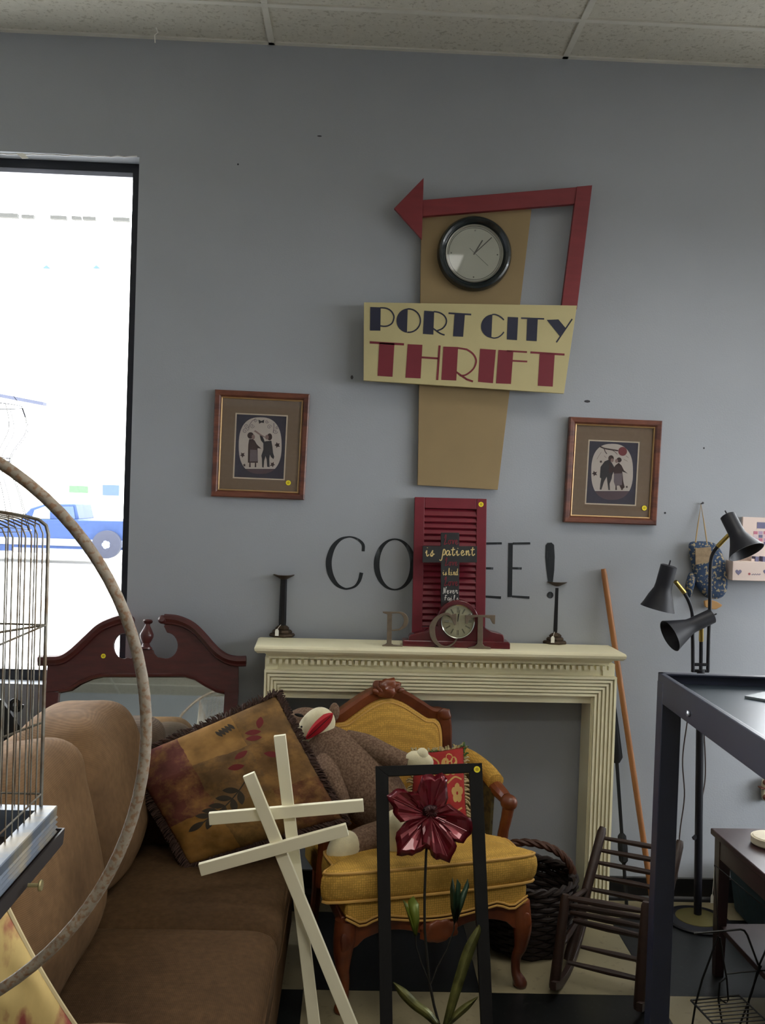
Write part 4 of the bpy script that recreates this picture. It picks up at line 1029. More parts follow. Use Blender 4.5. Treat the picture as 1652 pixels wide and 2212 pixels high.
# ---- patchwork pillow
def uvmat(name, cols, cells, mott=(.8, 1.2), rough=.95):
    m = bpy.data.materials.new(name); m.use_nodes = True; nt = m.node_tree; N = nt.nodes; L = nt.links; b = N['Principled BSDF']; b.inputs['Roughness'].default_value = rough; b.inputs['Specular IOR Level'].default_value = .15
    tc = N.new('ShaderNodeTexCoord')
    nd_ = N.new('ShaderNodeTexNoise'); nd_.inputs['Scale'].default_value = 9; nd_.inputs['Detail'].default_value = 4; L.new(tc.outputs['UV'], nd_.inputs['Vector'])
    sc = N.new('ShaderNodeVectorMath'); sc.operation = 'MULTIPLY_ADD'; sc.inputs[1].default_value = (.05, .05, 0); L.new(nd_.outputs['Color'], sc.inputs[0]); L.new(tc.outputs['UV'], sc.inputs[2])
    mu = N.new('ShaderNodeVectorMath'); mu.operation = 'MULTIPLY'; mu.inputs[1].default_value = (cells[0], cells[1], 0); L.new(sc.outputs[0], mu.inputs[0])
    fl_ = N.new('ShaderNodeVectorMath'); fl_.operation = 'FLOOR'; L.new(mu.outputs[0], fl_.inputs[0])
    # which patch of the 3 x 3 layout
    wn = N.new('ShaderNodeVectorMath'); wn.operation = 'DOT_PRODUCT'; wn.inputs[1].default_value = (1 / 9, 3 / 9, 0); L.new(fl_.outputs[0], wn.inputs[0])
    ad = N.new('ShaderNodeMath'); ad.operation = 'ADD'; ad.inputs[1].default_value = .05; L.new(wn.outputs['Value'], ad.inputs[0])
    cr = N.new('ShaderNodeValToRGB'); cr.color_ramp.interpolation = 'CONSTANT'
    el = cr.color_ramp.elements
    while len(el) < len(cols): el.new(0.5)
    for i, c in enumerate(cols): el[i].position = i / len(cols); el[i].color = lin(c)
    L.new(ad.outputs[0], cr.inputs[0])
    n2 = N.new('ShaderNodeTexNoise'); n2.inputs['Scale'].default_value = 7; n2.inputs['Detail'].default_value = 8; L.new(tc.outputs['UV'], n2.inputs['Vector'])
    mr = N.new('ShaderNodeMapRange'); mr.inputs[1].default_value = .3; mr.inputs[2].default_value = .7; mr.inputs[3].default_value = mott[0]; mr.inputs[4].default_value = mott[1]; L.new(n2.outputs[0], mr.inputs[0])
    n3 = N.new('ShaderNodeTexNoise'); n3.inputs['Scale'].default_value = 5; n3.inputs['Detail'].default_value = 9; n3.inputs['Roughness'].default_value = .7; L.new(sc.outputs[0], n3.inputs['Vector'])
    r3 = N.new('ShaderNodeMapRange'); r3.inputs[1].default_value = .46; r3.inputs[2].default_value = .62; r3.inputs[4].default_value = .75; L.new(n3.outputs[0], r3.inputs[0])
    x3 = N.new('ShaderNodeMix'); x3.data_type = 'RGBA'; x3.inputs[7].default_value = lin(cols[1]); L.new(cr.outputs[0], x3.inputs[6]); L.new(r3.outputs[0], x3.inputs[0])
    x = N.new('ShaderNodeMix'); x.data_type = 'RGBA'; x.blend_type = 'MULTIPLY'; x.inputs[0].default_value = 1; L.new(x3.outputs[2], x.inputs[6]); L.new(mr.outputs[0], x.inputs[7])
    L.new(x.outputs[2], b.inputs['Base Color'])
    bp = N.new('ShaderNodeBump'); bp.inputs['Strength'].default_value = .4; bp.inputs['Distance'].default_value = .003; L.new(n2.outputs[0], bp.inputs['Height']); L.new(bp.outputs[0], b.inputs['Normal'])
    return m
def puff_surface(c4, nrm, thick, pinch=.06, lump=.012, seed=0.0):
    """c4: corners TL TR BR BL; returns surf(u,v,side)"""
    nrm = Vector(nrm).normalized(); ctr_ = sum((Vector(c) for c in c4), Vector()) / 4
    def f(u, v, side):
        p = (c4[0] * (1 - u) + c4[1] * u) * (1 - v) + (c4[3] * (1 - u) + c4[2] * u) * v
        a, b_ = 2 * u - 1, 2 * v - 1
        p = p + (ctr_ - p) * pinch * ((1 - a * a) * (b_ ** 4) + (1 - b_ * b_) * (a ** 4)) 
        k = (max(0, 1 - a * a) ** .45) * (max(0, 1 - b_ * b_) ** .45)
        k += lump / thick * 2 * mnoise.noise(V(u * 4, v * 4, seed + side)) * k
        return p + nrm * (side * thick * k)
    return f
def pillow(f, n=40):
    mb = MB().grid(lambda u, v: f(u, v, 1), n, n)
    mb.grid(lambda u, v: f(1 - u, v, -1), n, n); return mb
def weld(o):
    b = bmesh.new(); b.from_mesh(o.data); bmesh.ops.remove_doubles(b, verts=b.verts, dist=1e-5); bmesh.ops.recalc_face_normals(b, faces=b.faces); b.to_mesh(o.data); b.free(); o.data.shade_smooth()
def loop_uv(n):
    L_ = []
    for k in range(n): L_.append((k / n, 0))
    for k in range(n): L_.append((1, k / n))
    for k in range(n): L_.append((1 - k / n, 1))
    for k in range(n): L_.append((0, 1 - k / n))
    return L_
pc = [P(268, 1640, -.72), P(598, 1500, -.60), P(745, 1770, -.80), P(408, 1872, -.90)]
pn = (pc[1] - pc[0]).cross(pc[3] - pc[0]); pn = pn if pn.y < 0 else -pn
pf = puff_surface(pc, pn, .085, pinch=.03)
M_PAT = uvmat('pillow_patchwork', [(104, 62, 56), (146, 110, 64), (114, 88, 58), (100, 58, 50), (106, 82, 56), (110, 82, 52), (138, 100, 50), (104, 80, 46), (94, 60, 42)], (2.85, 2.85), (.6, 1.3))
PW = thing('patchwork_pillow', 'large gold and russet leaf-print throw pillow with fringe on the sofa', 'pillow', (pc[2] + pc[3]) / 2)
cv = part('cover', pillow(pf), M_PAT, PW); weld(cv)
M_FRG = mat('pillow_fringe', (62, 42, 34), .95, var=.3, vs=60)
mb = MB(); rr = random.Random(3); pnn = Vector(pn).normalized(); pcent = sum(pc, Vector()) / 4
for (u, v) in loop_uv(70):
    p = pf(u, v, 0); o = (p - pcent).normalized()
    for q in range(4):
        s_ = p + pnn * rr.uniform(-.012, .012); d_ = (o + V(rr.uniform(-.5, .5), rr.uniform(-.5, .5), rr.uniform(-.5, .3))).normalized()
        m_ = s_ + d_ * .014; mb.tube([s_ - o * .005, m_, m_ + (d_ + V(0, 0, -.5)).normalized() * .012], [.0035, .003, .0015], 4)
mb.tube([pf(u, v, 0) for u, v in loop_uv(30)], .008, 6, closed=True)
part('fringe', mb, M_FRG, PW, kind='stuff')
M_LF = mat('print_leaf_dark', (52, 44, 34), .95); M_LR = mat('print_leaf_russet', (104, 34, 34), .95)
def onpil(u, v): return pf(u, v, 1) + pnn * .0008
def pleaf(u, v, ang, ln, wd, m):
    n = 9; L_, R2 = [], []
    for k in range(n + 1):
        t = k / n; w = wd * math.sin(PI * t) ** .8
        cu, cv_ = u + ln * t * math.cos(ang), v + ln * t * math.sin(ang)
        L_.append(onpil(cu - w * math.sin(ang), cv_ + w * math.cos(ang))); R2.append(onpil(cu + w * math.sin(ang), cv_ - w * math.cos(ang)))
    mb_ = MB(); vs = L_ + R2; mb_.add(vs, [(k, k + 1, n + 2 + k, n + 1 + k) for k in range(n)])
    part('printed_leaf', mb_, m, cv)
# sprig across the lower left, a small one near the top, russet leaves on the right
st = [(.56, .56), (.48, .62), (.38, .68), (.28, .72), (.20, .75)]
part('printed_stem', MB().ribbon([onpil(*p) for p in smoothpath([V(a, b_, 0) for a, b_ in st], 5) for p in [(p.x, p.y)]], .004, pnn, .0004), M_LF, cv)
for k, (a, b_) in enumerate(((.50, .61), (.44, .645), (.38, .68), (.33, .70), (.28, .72))):
    pleaf(a, b_, math.radians(205), .10, .022, M_LF); pleaf(a, b_, math.radians(105 if k < 2 else 130), .11, .022, M_LF)
pleaf(.22, .74, math.radians(165), .12, .022, M_LF)
for k in range(5): pleaf(.55 + k * .022, .115 - k * .006, math.radians(70), .07, .012, M_LF)
for (a, b_, an) in ((.70, .22, 20), (.78, .30, 200), (.66, .36, 160), (.74, .42, 30), (.84, .14, 120), (.60, .46, 190), (.80, .46, 340)): pleaf(a, b_, math.radians(an), .10, .022, M_LR)

# ---- floral pillow close to the camera, lower left
qc = [P(-330, 1900, -2.30), P(8, 1945, -2.22), P(215, 2290, -2.12), P(-240, 2400, -2.22)]
qn = (qc[1] - qc[0]).cross(qc[3] - qc[0]); qn = qn if qn.y < 0 else -qn
qf = puff_surface(qc, qn, .06, seed=5)
FP = thing('floral_pillow', 'yellow and rose floral throw pillow at the near end of the sofa', 'pillow', (qc[2] + qc[3]) / 2)
M_FL = mat('floral_cotton', (206, 180, 120), .95, var=.15, vs=14, col2=(150, 78, 74), c2scale=9, c2lo=.50, c2hi=.60, spec=.1, stretch=(1.6, 1, .7))
o = part('cover', pillow(qf), M_FL, FP); weld(o)
part('piping', MB().tube([qf(u, v, 0) for u, v in loop_uv(24)], .005, 6, closed=True), mat('cream_piping', (206, 190, 150), .9), FP)

# ================================================================== WHITE CROSSES
M_WC = mat('cross_white_paint', (246, 240, 212), .6, var=.04)
def white_cross(label, top, foot, l, r, Y, Yf, w=.036, th=.019):
    """upright from foot (extended to the floor) to top, bar l-r in front"""
    tpt, lpt, rpt = P(*top, Y), P(*l, Y - th), P(*r, Y - th)
    fp = P(*foot, Yf)
    d = fp - tpt; fp = tpt + d * (tpt.z / (tpt.z - fp.z)); fp.z = .0
    t = thing('wooden_cross', label, 'cross', fp, group='white wooden crosses')
    sd = (fp - tpt).cross(V(0, 1, 0)).normalized()
    c1 = fp + V(0, 0, .004)
    part('upright', MB().bar(c1, tpt, w, th, side=sd), M_WC, t, bevel=.0015, smooth=0)
    d2 = (rpt - lpt).normalized(); part('crossbar', MB().bar(lpt, rpt, w, th, side=d2.cross(V(0, 1, 0)) + V(0, 0, 0)), M_WC, t, bevel=.0015, smooth=0)
CA = -1.10
white_cross('white wooden cross standing nearly upright behind the tilted one', (604, 1588), (678, 2212), (452, 1768), (785, 1739), CA, CA - .02)
white_cross('white wooden cross tilted left in front of the other', (537, 1672), (757, 2212), (432, 1878), (750, 1791), CA - .045, CA - .065)

# ================================================================== ARMCHAIR
M_CW = mat('chair_walnut', (120, 60, 30), .4, var=.3, vs=16, col2=(84, 38, 20), c2scale=5, coat=.2)
M_GD = mat('chair_gold_fabric', (212, 164, 76), .8, var=.06, vs=30, dots=(130, .30), spec=.2)
M_GD2 = mat('chair_gold_cushion', (214, 168, 80), .8, var=.06, vs=30, dots=(130, .30), spec=.2)
M_WELT = mat('chair_welt', (206, 160, 84), .8); M_BRC = mat('chair_side_brocade', (96, 84, 48), .9, var=.4, vs=40, col2=(60, 50, 30), c2scale=40)
fL, fR = G(735, 2188), G(1125, 2132)
ca = math.atan2(fR.y - fL.y, fR.x - fL.x); co = (fL + fR) / 2; cw = (fR - fL).length
AC = thing('armchair', 'carved walnut armchair upholstered in gold fabric in front of the mantel', 'armchair', (co.x, co.y, 0), ca)
hw = cw / 2
# cabriole legs (front) and plain back legs
def cabriole(x, y, sx, sy, H=.30):
    pts = [(0, H, .036), (.004, H - .05, .038), (.014, H - .10, .032), (.010, H - .16, .022), (-.004, .10, .017), (-.004, .05, .016), (.010, .022, .022), (.014, .010, .024), (.014, 0, .018)]
    sp_ = smoothpath([V(a, z, r) for a, z, r in pts], 4)
    o = part('leg', MB().tube([V(x + p.x * sx * .7, y - p.x * sy * .7, p.y) for p in sp_], [p.z for p in sp_], 12), M_CW, AC, local=True)
    part('knee_carving', MB().sup((x + sx * .012, y - .036 * sy, H - .06), (.016, .008, .03), .8, .8, nu=12, nv=8, lump=.3, lscale=40), M_CW, o, local=True)
for s in (-1, 1): cabriole(s * (hw - .012), .012, s, 1)
for s in (-1, 1):
    part('leg', MB().tube([V(s * .25, .60, .30), V(s * .25, .62, .15), V(s * .25, .66, .0)], [.026, .02, .018], 10), M_CW, AC, local=True)
# seat rail: carved apron below, upholstered band above
def apron(x): 
    t = abs(x) / hw; return .208 + .050 * math.sin(min(1, t) * PI) ** 1 - (.012 if t > .85 else 0)
n = 28; xs = [-hw + 2 * hw * k / n for k in range(n + 1)]
bot = [V(x, -.012, apron(x)) for x in xs]; topp = [V(x, -.012, .305) for x in reversed(xs)]
part('front_apron', MB().prism(bot + topp, (0, .03, 0)), M_CW, AC, local=True, bevel=.003, smooth=30)
for s in (-1, 1): part('side_rail', MB().bar(V(s * (hw - .01), .01, .285), V(s * .265, .6, .285), .05, .03), M_CW, AC, local=True, bevel=.004)
part('shell_carving', MB().sup((0, -.026, .245), (.065, .016, .036), .8, .9, nu=28, nv=14, lump=.35, lscale=38), M_CW, AC, local=True)
def scallop(x):
    t = (x / hw); return .300 + .018 * math.cos(t * PI) * -1 + (.03 * (1 - min(1, abs(abs(t) - .83) / .17)) * -1)
bot = [V(x, -.022, scallop(x)) for x in xs]; topp = [V(x, -.022, .37) for x in reversed(xs)]
band = part('seat_band', MB().prism(bot + topp, (0, .045, 0)).mm((-hw + .01, .02, .29), (hw - .01, .58, .37)), M_GD2, AC, local=True, bevel=.012, smooth=40)
part('welt', MB().tube([p + V(0, -.004, 0) for p in bot], .004, 6), M_WELT, band, local=True)
part('welt', MB().tube([p + V(0, -.003, .012) for p in bot], .0035, 6), M_WELT, band, local=True)
# loose T cushion
cpoly = [(-hw - .03, -.03), (hw - .015, -.03), (hw - .005, .05), (hw - .005, .14), (hw - .06, .17), (.25, .56), (-.25, .56), (-hw + .045, .20), (-hw - .03, .17), (-hw - .035, .05)]
cs = smoothpath([V(a, b_, 0) for a, b_ in cpoly], 6, closed=True)
mb = MB(); cen = V(0, .26, 0)
lay = [(-.0, .90), (.012, .975), (.035, 1.0), (.065, 1.008), (.09, 1.0), (.104, .975), (.112, .93), (.118, .80), (.123, .5), (.125, .2)]
vs = []
for z, k in lay:
    for p in cs: vs.append(V(cen.x + (p.x - cen.x) * k, cen.y + (p.y - cen.y) * k, .362 + z))
m_ = len(cs)
fs = [(i * m_ + k, i * m_ + (k + 1) % m_, (i + 1) * m_ + (k + 1) % m_, (i + 1) * m_ + k) for i in range(len(lay) - 1) for k in range(m_)]
fs += [tuple(reversed(range(m_))), tuple(range((len(lay) - 1) * m_, len(lay) * m_))]
cu = part('seat_cushion', MB().add(vs, fs), M_GD2, AC, local=True, smooth=60)
for z, k in ((.012, .982), (.104, .982)):
    part('piping', MB().tube([V(cen.x + (p.x - cen.x) * k, cen.y + (p.y - cen.y) * k, .362 + z) for p in cs], .005, 6, closed=True), M_WELT, cu, local=True)
# back: shaped wooden frame with padded panel, leaning back a little
bz0 = .44
def BK(x, z, d=0): return V(x, .555 + (z - bz0) * .12 - d, z + .012)
W2 = .275
bo = [(-W2 + .03, .40), (-W2 + .01, .55), (-W2, .70), (-W2 + .005, .79), (-W2 + .03, .825), (-W2 + .075, .832), (-.15, .862), (-.075, .905), (0, .925), (.075, .905), (.15, .862), (W2 - .075, .832), (W2 - .03, .825), (W2 - .005, .79), (W2, .70), (W2 - .01, .55), (W2 - .03, .40)]
bi = [(x * .86, z if z < .5 else (.44 + (z - .44) * .905)) for x, z in bo]
bo_s = [(p.x, p.y) for p in smoothpath([V(a, b_, 0) for a, b_ in bo], 5)]; bi_s = [(p.x, p.y) for p in smoothpath([V(a, b_, 0) for a, b_ in bi], 5)]
mb = MB(); n = len(bo_s); vs = []
for (a, b_), (c_, e_) in zip(bo_s, bi_s):
    vs += [BK(a, b_, -.02), BK(a, b_, .016), BK(a * .75 + c_ * .25, b_ * .75 + e_ * .25, .026), BK(a * .35 + c_ * .65, b_ * .35 + e_ * .65, .020), BK(c_, e_, .014), BK(c_, e_, -.02)]
fs = [(i * 6 + k, i * 6 + (k + 1) % 6, (i + 1) * 6 + (k + 1) % 6, (i + 1) * 6 + k) for i in range(n - 1) for k in range(6)]
fs += [tuple(range(6)), tuple(reversed(range((n - 1) * 6, n * 6)))]
bf = part('back_frame', MB().add(vs, fs), M_CW, AC, local=True)
part('crest_carving', MB().sup(BK(0, .918, .022), (.052, .024, .034), .7, .8, nu=32, nv=18, lump=.4, lscale=42), M_CW, bf, local=True)
for s in (-1, 1):
    part('corner_carving', MB().sup(BK(s * (W2 - .03), .808, .022), (.03, .012, .022), .8, .8, nu=20, nv=12, lump=.4, lscale=50), M_CW, bf, local=True)
    for k in range(3): part('crest_petal', MB().sup(BK(s * (.02 + k * .016), .925 - k * .008, .036), (.011, .010, .024 - k * .004), 1, 1, M=Matrix.Rotation(s * (.3 + .4 * k), 3, 'Y'), nu=10, nv=8), M_CW, bf, local=True)
ins = [(x * .99, z) for x, z in bi_s]; zc = .63
vs, fs = [], []
lv = [(1.0, .010), (.97, .024), (.85, .036), (.6, .044), (.3, .048), (.01, .049)]
full = ins + [(-x, z) for x, z in []]
for k, d in lv:
    for x, z in ins: vs.append(BK(x * k, zc + (z - zc) * k, d))
m_ = len(ins)
for i in range(len(lv) - 1):
    for k in range(m_): fs.append((i * m_ + k, i * m_ + (k + 1) % m_, (i + 1) * m_ + (k + 1) % m_, (i + 1) * m_ + k))
fs.append(tuple(range((len(lv) - 1) * m_, len(lv) * m_)))
pan = part('back_panel', MB().add(vs, fs), M_GD, AC, local=True)
part('back_cloth', MB().prism([BK(x, z, -.012) for x, z in ins], (0, .004, 0)), M_GD, AC, local=True, smooth=0)
for k, dd in ((.975, .020), (.935, .028)): part('welt', MB().tube([BK(x * k, zc + (z - zc) * k, dd) for x, z in ins], .0035, 6), M_WELT, pan, local=True)
# arms
for s in (-1, 1):
    arm = smoothpath([V(s * .262, .60, .66), V(s * .30, .50, .645), V(s * .335, .38, .625), V(s * .345, .28, .60), V(s * .35, .22, .585)], 5)
    ar_ = part('arm', MB().tube(arm, [.022 + .006 * math.sin(PI * k / len(arm)) for k in range(len(arm))], 10), M_CW, AC, local=True)
    part('arm_scroll', MB().sup((s * .352, .20, .578), (.030, .034, .028), .9, .9, nu=16, nv=10), M_CW, ar_, local=True)
    pad = smoothpath([V(s * .285, .545, .672), V(s * .318, .46, .662), V(s * .338, .36, .642), V(s * .342, .29, .622)], 6)
    part('arm_pad', MB().tube(pad, [.012] + [.034] * (len(pad) - 2) + [.016], 12), M_GD, ar_, local=True)
    sup_ = smoothpath([V(s * .352, .20, .57), V(s * .347, .205, .52), V(s * .340, .215, .46), V(s * .338, .22, .40), V(s * .335, .22, .33)], 5)
    part('arm_support', MB().tube(sup_, [.023, .022, .022, .021, .021, .02, .02, .02, .019, .019, .02, .02, .021, .022, .023, .024, .025, .026, .027, .028, .028][:len(sup_)], 10), M_CW, AC, local=True)
    part('side_panel', MB().prism([V(s * .318, .265, .36), V(s * .332, .28, .60), V(s * .275, .57, .65), V(s * .262, .58, .36)], (-s * .012, 0, 0)), M_BRC, AC, local=True, smooth=0)
AM = MOF[AC.name]
def CL(x, y, z): return AM @ V(x, y, z)

# ---- plush monkey sprawled in the chair
M_MK = mat('plush_brown', (134, 110, 92), 1.0, var=.25, vs=160, col2=(108, 86, 72), c2scale=140, c2lo=.4, c2hi=.6, bump=.8, bs=320, spec=.1)
M_MKC = mat('plush_cream', (226, 216, 180), 1.0, var=.06, vs=60, bump=.4, bs=200, sheen=.3); M_MKR = mat('plush_red', (176, 20, 34), .9, var=.1); M_MKB = mat('felt_black', (24, 20, 20), .9)
MYb = G(800, 1830, .487)
MK = thing('plush_monkey', 'brown plush sock monkey with red mouth sprawled across the gold armchair', 'plush toy', MYb)
bt = smoothpath([P(672, 1585, -.50), P(712, 1618, -.53), P(760, 1668, -.56), P(806, 1720, -.58), P(846, 1765, -.60), P(862, 1790, -.60)], 5)
rad = [.058, .062, .068, .075, .082, .09, .097, .103, .109, .113, .116, .118, .12, .121, .12, .119, .116, .112, .106, .10, .092, .08, .066, .05, .035, .02]
bd = part('body', MB().tube(bt, rad[:len(bt)], 20), M_MK, MK, sub=1)
hd = P(660, 1578, -.47)
part('head', MB().sup(hd, (.092, .08, .085), 1, 1, nu=24, nv=16), M_MK, MK)
mz = P(682, 1572, -.53)
Rm = Matrix.Rotation(math.radians(-40), 3, 'Y')
mzo = part('muzzle', MB().sup(mz, (.060, .046, .080), .9, .9, M=Matrix.Rotation(math.radians(38), 3, 'Y'), nu=28, nv=18), M_MKC, MK)
a_, b_ = P(660, 1597, -.576), P(718, 1543, -.576)
lp = []; nL = 14
dm_ = (b_ - a_); pe = dm_.cross(V(0, 1, 0)).normalized()
vs, fs = [], []
for k in range(nL + 1):
    t = k / nL; w = .026 * math.sin(PI * t) ** .75
    c_ = a_ + dm_ * t
    bul = .012 * math.sin(PI * t)
    vs += [c_ + pe * w + V(0, .016, 0), c_ + pe * w * .5 + V(0, -bul * .8, 0), c_ + V(0, -bul * .55, 0), c_ - pe * w * .5 + V(0, -bul * .8, 0), c_ - pe * w + V(0, .016, 0)]
for k in range(nL):
    for j in range(4): fs.append((k * 5 + j, k * 5 + j + 1, k * 5 + 6 + j, k * 5 + 5 + j))
mo_ = part('mouth', MB().add(vs, fs), M_MKR, MK, solid=.004)
part('mouth_line', MB().tube([a_ + dm_ * t + V(0, -.012 * math.sin(PI * t) * .62 - .002, 0) for t in [.08 + .84 * k / 10 for k in range(11)]], .0012, 5), M_MKB, mo_)
part('nostril', MB().sup(P(651, 1570, -.572), (.004, .003, .004), nu=8, nv=6), M_MKB, mzo)
part('eye', MB().sup(P(627, 1568, -.545), (.016, .008, .010), nu=12, nv=8), M_MKB, MK); part('eye', MB().sup(P(646, 1545, -.545), (.018, .006, .006), M=Matrix.Rotation(.2, 3, 'Y'), nu=12, nv=8), M_MKB, MK)
part('ear', MB().sup(P(722, 1538, -.46), (.02, .02, .035), nu=12, nv=8), M_MK, MK)
def limb(nm, pts, rs): 
    sp_ = smoothpath(pts, 5); k = len(sp_) - 1
    rr_ = [rs[min(len(rs) - 2, int(i / k * (len(rs) - 1)))] * (1 - (i / k * (len(rs) - 1)) % 1) + rs[min(len(rs) - 1, int(i / k * (len(rs) - 1)) + 1)] * ((i / k * (len(rs) - 1)) % 1) for i in range(k + 1)]
    return part(nm, MB().tube(sp_, rr_, 14), M_MK, MK)
l_ = limb('arm', [P(748, 1600, -.53), P(790, 1612, -.56), P(838, 1634, -.60), P(884, 1650, -.63)], [.04, .044, .040, .032])
part('hand', MB().sup(P(905, 1645, -.64), (.052, .03, .036), .9, .9, M=Matrix.Rotation(.2, 3, 'Y'), nu=18, nv=12).sup(P(912, 1630, -.645), (.022, .02, .024), nu=12, nv=8), M_MKC, l_)
limb('arm', [P(700, 1640, -.60), P(712, 1675, -.66), P(730, 1715, -.69), P(748, 1748, -.70)], [.034, .040, .036, .024])
l_ = limb('leg', [P(862, 1790, -.62), P(830, 1805, -.70), P(790, 1815, -.74), P(758, 1828, -.77)], [.06, .056, .05, .045])
part('foot', MB().sup(P(742, 1838, -.785), (.056, .05, .070), .95, .95, M=Matrix.Rotation(.35, 3, 'Y'), nu=22, nv=14), M_MKC, l_)
l_ = limb('leg', [P(870, 1785, -.60), P(880, 1760, -.64), P(872, 1775, -.70), P(862, 1795, -.74)], [.06, .055, .05, .045])
part('foot', MB().sup(P(852, 1798, -.765), (.045, .045, .078), .95, .95, nu=22, nv=14), M_MKC, l_)

# ---- red cushion in the chair
rc = [P(893, 1625, -.44), P(1002, 1612, -.40), P(1010, 1782, -.58), P(880, 1800, -.60)]
rn = (rc[1] - rc[0]).cross(rc[3] - rc[0]); rn = rn if rn.y < 0 else -rn
rf = puff_surface(rc, rn, .05, seed=9); rnn = Vector(rn).normalized()
RCU = thing('red_cushion', 'small red cushion with gold flower print and fringe on the gold armchair', 'cushion', (rc[2] + rc[3]) / 2)
o = part('cover', pillow(rf, 24), mat('red_brocade', (158, 34, 30), .85, var=.1, vs=20), RCU); weld(o)
M_RG = mat('brocade_gold', (190, 150, 84), .8)
def rfl(u, v, r):
    for k in range(5):
        a = 2 * PI * k / 5 + u * 9
        pts = [(u + r * math.cos(a) * .55 + r * .42 * math.cos(t), v + r * math.sin(a) * .55 + r * .42 * math.sin(t)) for t in [2 * PI * q / 10 for q in range(10)]]
        part('printed_petal', MB().add([rf(a1, b1, 1) + rnn * .0012 for a1, b1 in pts], [tuple(range(10))]), M_RG, o, smooth=0)
for u, v, r in ((.66, .25, .17), (.80, .62, .13), (.30, .45, .14), (.45, .85, .12)): rfl(u, v, r)
for pts in ([(.15, .15), (.3, .1), (.45, .2), (.42, .3)], [(.6, .5), (.75, .42), (.9, .45)], [(.55, .75), (.7, .85), (.9, .8)], [(.1, .7), (.25, .62), (.3, .75)]):
    part('printed_vine', MB().ribbon([rf(p.x, p.y, 1) + rnn * .001 for p in smoothpath([V(a, b_, 0) for a, b_ in pts], 5)], .006, rnn, .0003), M_RG, o)
mb = MB(); rr = random.Random(5); rcn = sum(rc, Vector()) / 4
for (u, v) in loop_uv(26):
    p = rf(u, v, 0); od = (p - rcn).normalized(); d_ = (od + V(rr.uniform(-.6, .6), rr.uniform(-.4, .4), rr.uniform(-.6, .4))).normalized()
    mb.tube([p, p + d_ * .016, p + d_ * .026 + V(0, 0, -.008)], [.005, .004, .002], 5)
part('fringe', mb, mat('cushion_fringe', (178, 160, 118), .95, var=.3, vs=90, col2=(70, 96, 50), c2scale=12, c2lo=.55, c2hi=.6), RCU, kind='stuff')
# ================================================================== BLACK FRAME WITH METAL FLOWER
M_BF = mat('frame_black_paint', (12, 11, 11), .6, var=.1, spec=.25); M_PET = mat('petal_red_metal', (104, 14, 28), .30, metal=.4, var=.3, vs=25, coat=.3)
M_GRN = mat('leaf_green_metal', (92, 104, 30), .4, metal=.25, var=.2); M_DGR = mat('leaf_dark_green_metal', (36, 58, 40), .4, metal=.25, var=.2); M_BLD = mat('blade_leaf_metal', (104, 104, 56), .35, metal=.4, var=.35, vs=18, col2=(40, 44, 24), c2scale=10)
M_STM = mat('stem_wire', (34, 32, 26), .5, metal=.5)
fp0 = V(0, -1.155, 0); fd = (V(0, -.990, .45) - fp0).normalized(); fn = V(0, -fd.z, fd.y)
def FPt(px, py, lift=0.0): return PL(px, py, fp0, fn) + fn * lift
zf = lambda x, y: (640 + x / 3.059, 1600 + y / 3.059)
def floor_on(a, b_):
    A, B = FPt(*a), FPt(*b_); d_ = B - A; return A + d_ * (A.z / (A.z - B.z))
TL, TR = FPt(811, 1655), FPt(1041, 1648); BL, BR = floor_on((811, 1655), (821, 2212)), floor_on((1041, 1648), (1065, 2212))
FB = thing('metal_flower_frame', 'tall black frame holding a red metal flower, standing before the armchair', 'wall decor', (BL + BR) / 2)
ti, tr_ = FPt(839, 1677), FPt(1014, 1669); bi_, br_ = FPt(848, 2212), FPt(1039, 2212)
def low_in(a, b_, z):
    d_ = b_ - a; return a + d_ * ((a.z - z) / (a.z - b_.z))
bi2, br2 = low_in(ti, bi_, .03), low_in(tr_, br_, .03)
th_ = -fn * .022
for nm, q in (('side_bar', [TL, ti, bi2, BL]), ('side_bar', [TR, tr_, br2, BR]), ('top_bar', [TL, TR, tr_, ti]), ('bottom_bar', [BL, BR, br2, bi2])):
    part(nm, MB().prism(q, th_), M_BF, FB, bevel=.0015, smooth=0)
sticker(FB, FPt(1030, 1662, .0005), fn, .0105)
fc = zf(885, 490)
FLW = part('flower_heart', MB().sup(FPt(*zf(890, 470), -.004), (.03, .02, .022), .9, .9, nu=20, nv=12, lump=.4, lscale=60), mat('flower_heart', (44, 14, 20), .5, metal=.3), FB)
for k in range(16):
    a = 2 * PI * k / 16 + .2; c0 = FPt(*zf(890, 470), .012); e_ = FPt(*zf(890 + 42 * math.cos(a), 470 + 36 * math.sin(a)), .022)
    part('stamen', MB().tube([c0, (c0 + e_) / 2 + fn * .008, e_], [.0012, .001, .002], 5), mat('stamen_metal', (90, 50, 50), .4, metal=.6), FLW)
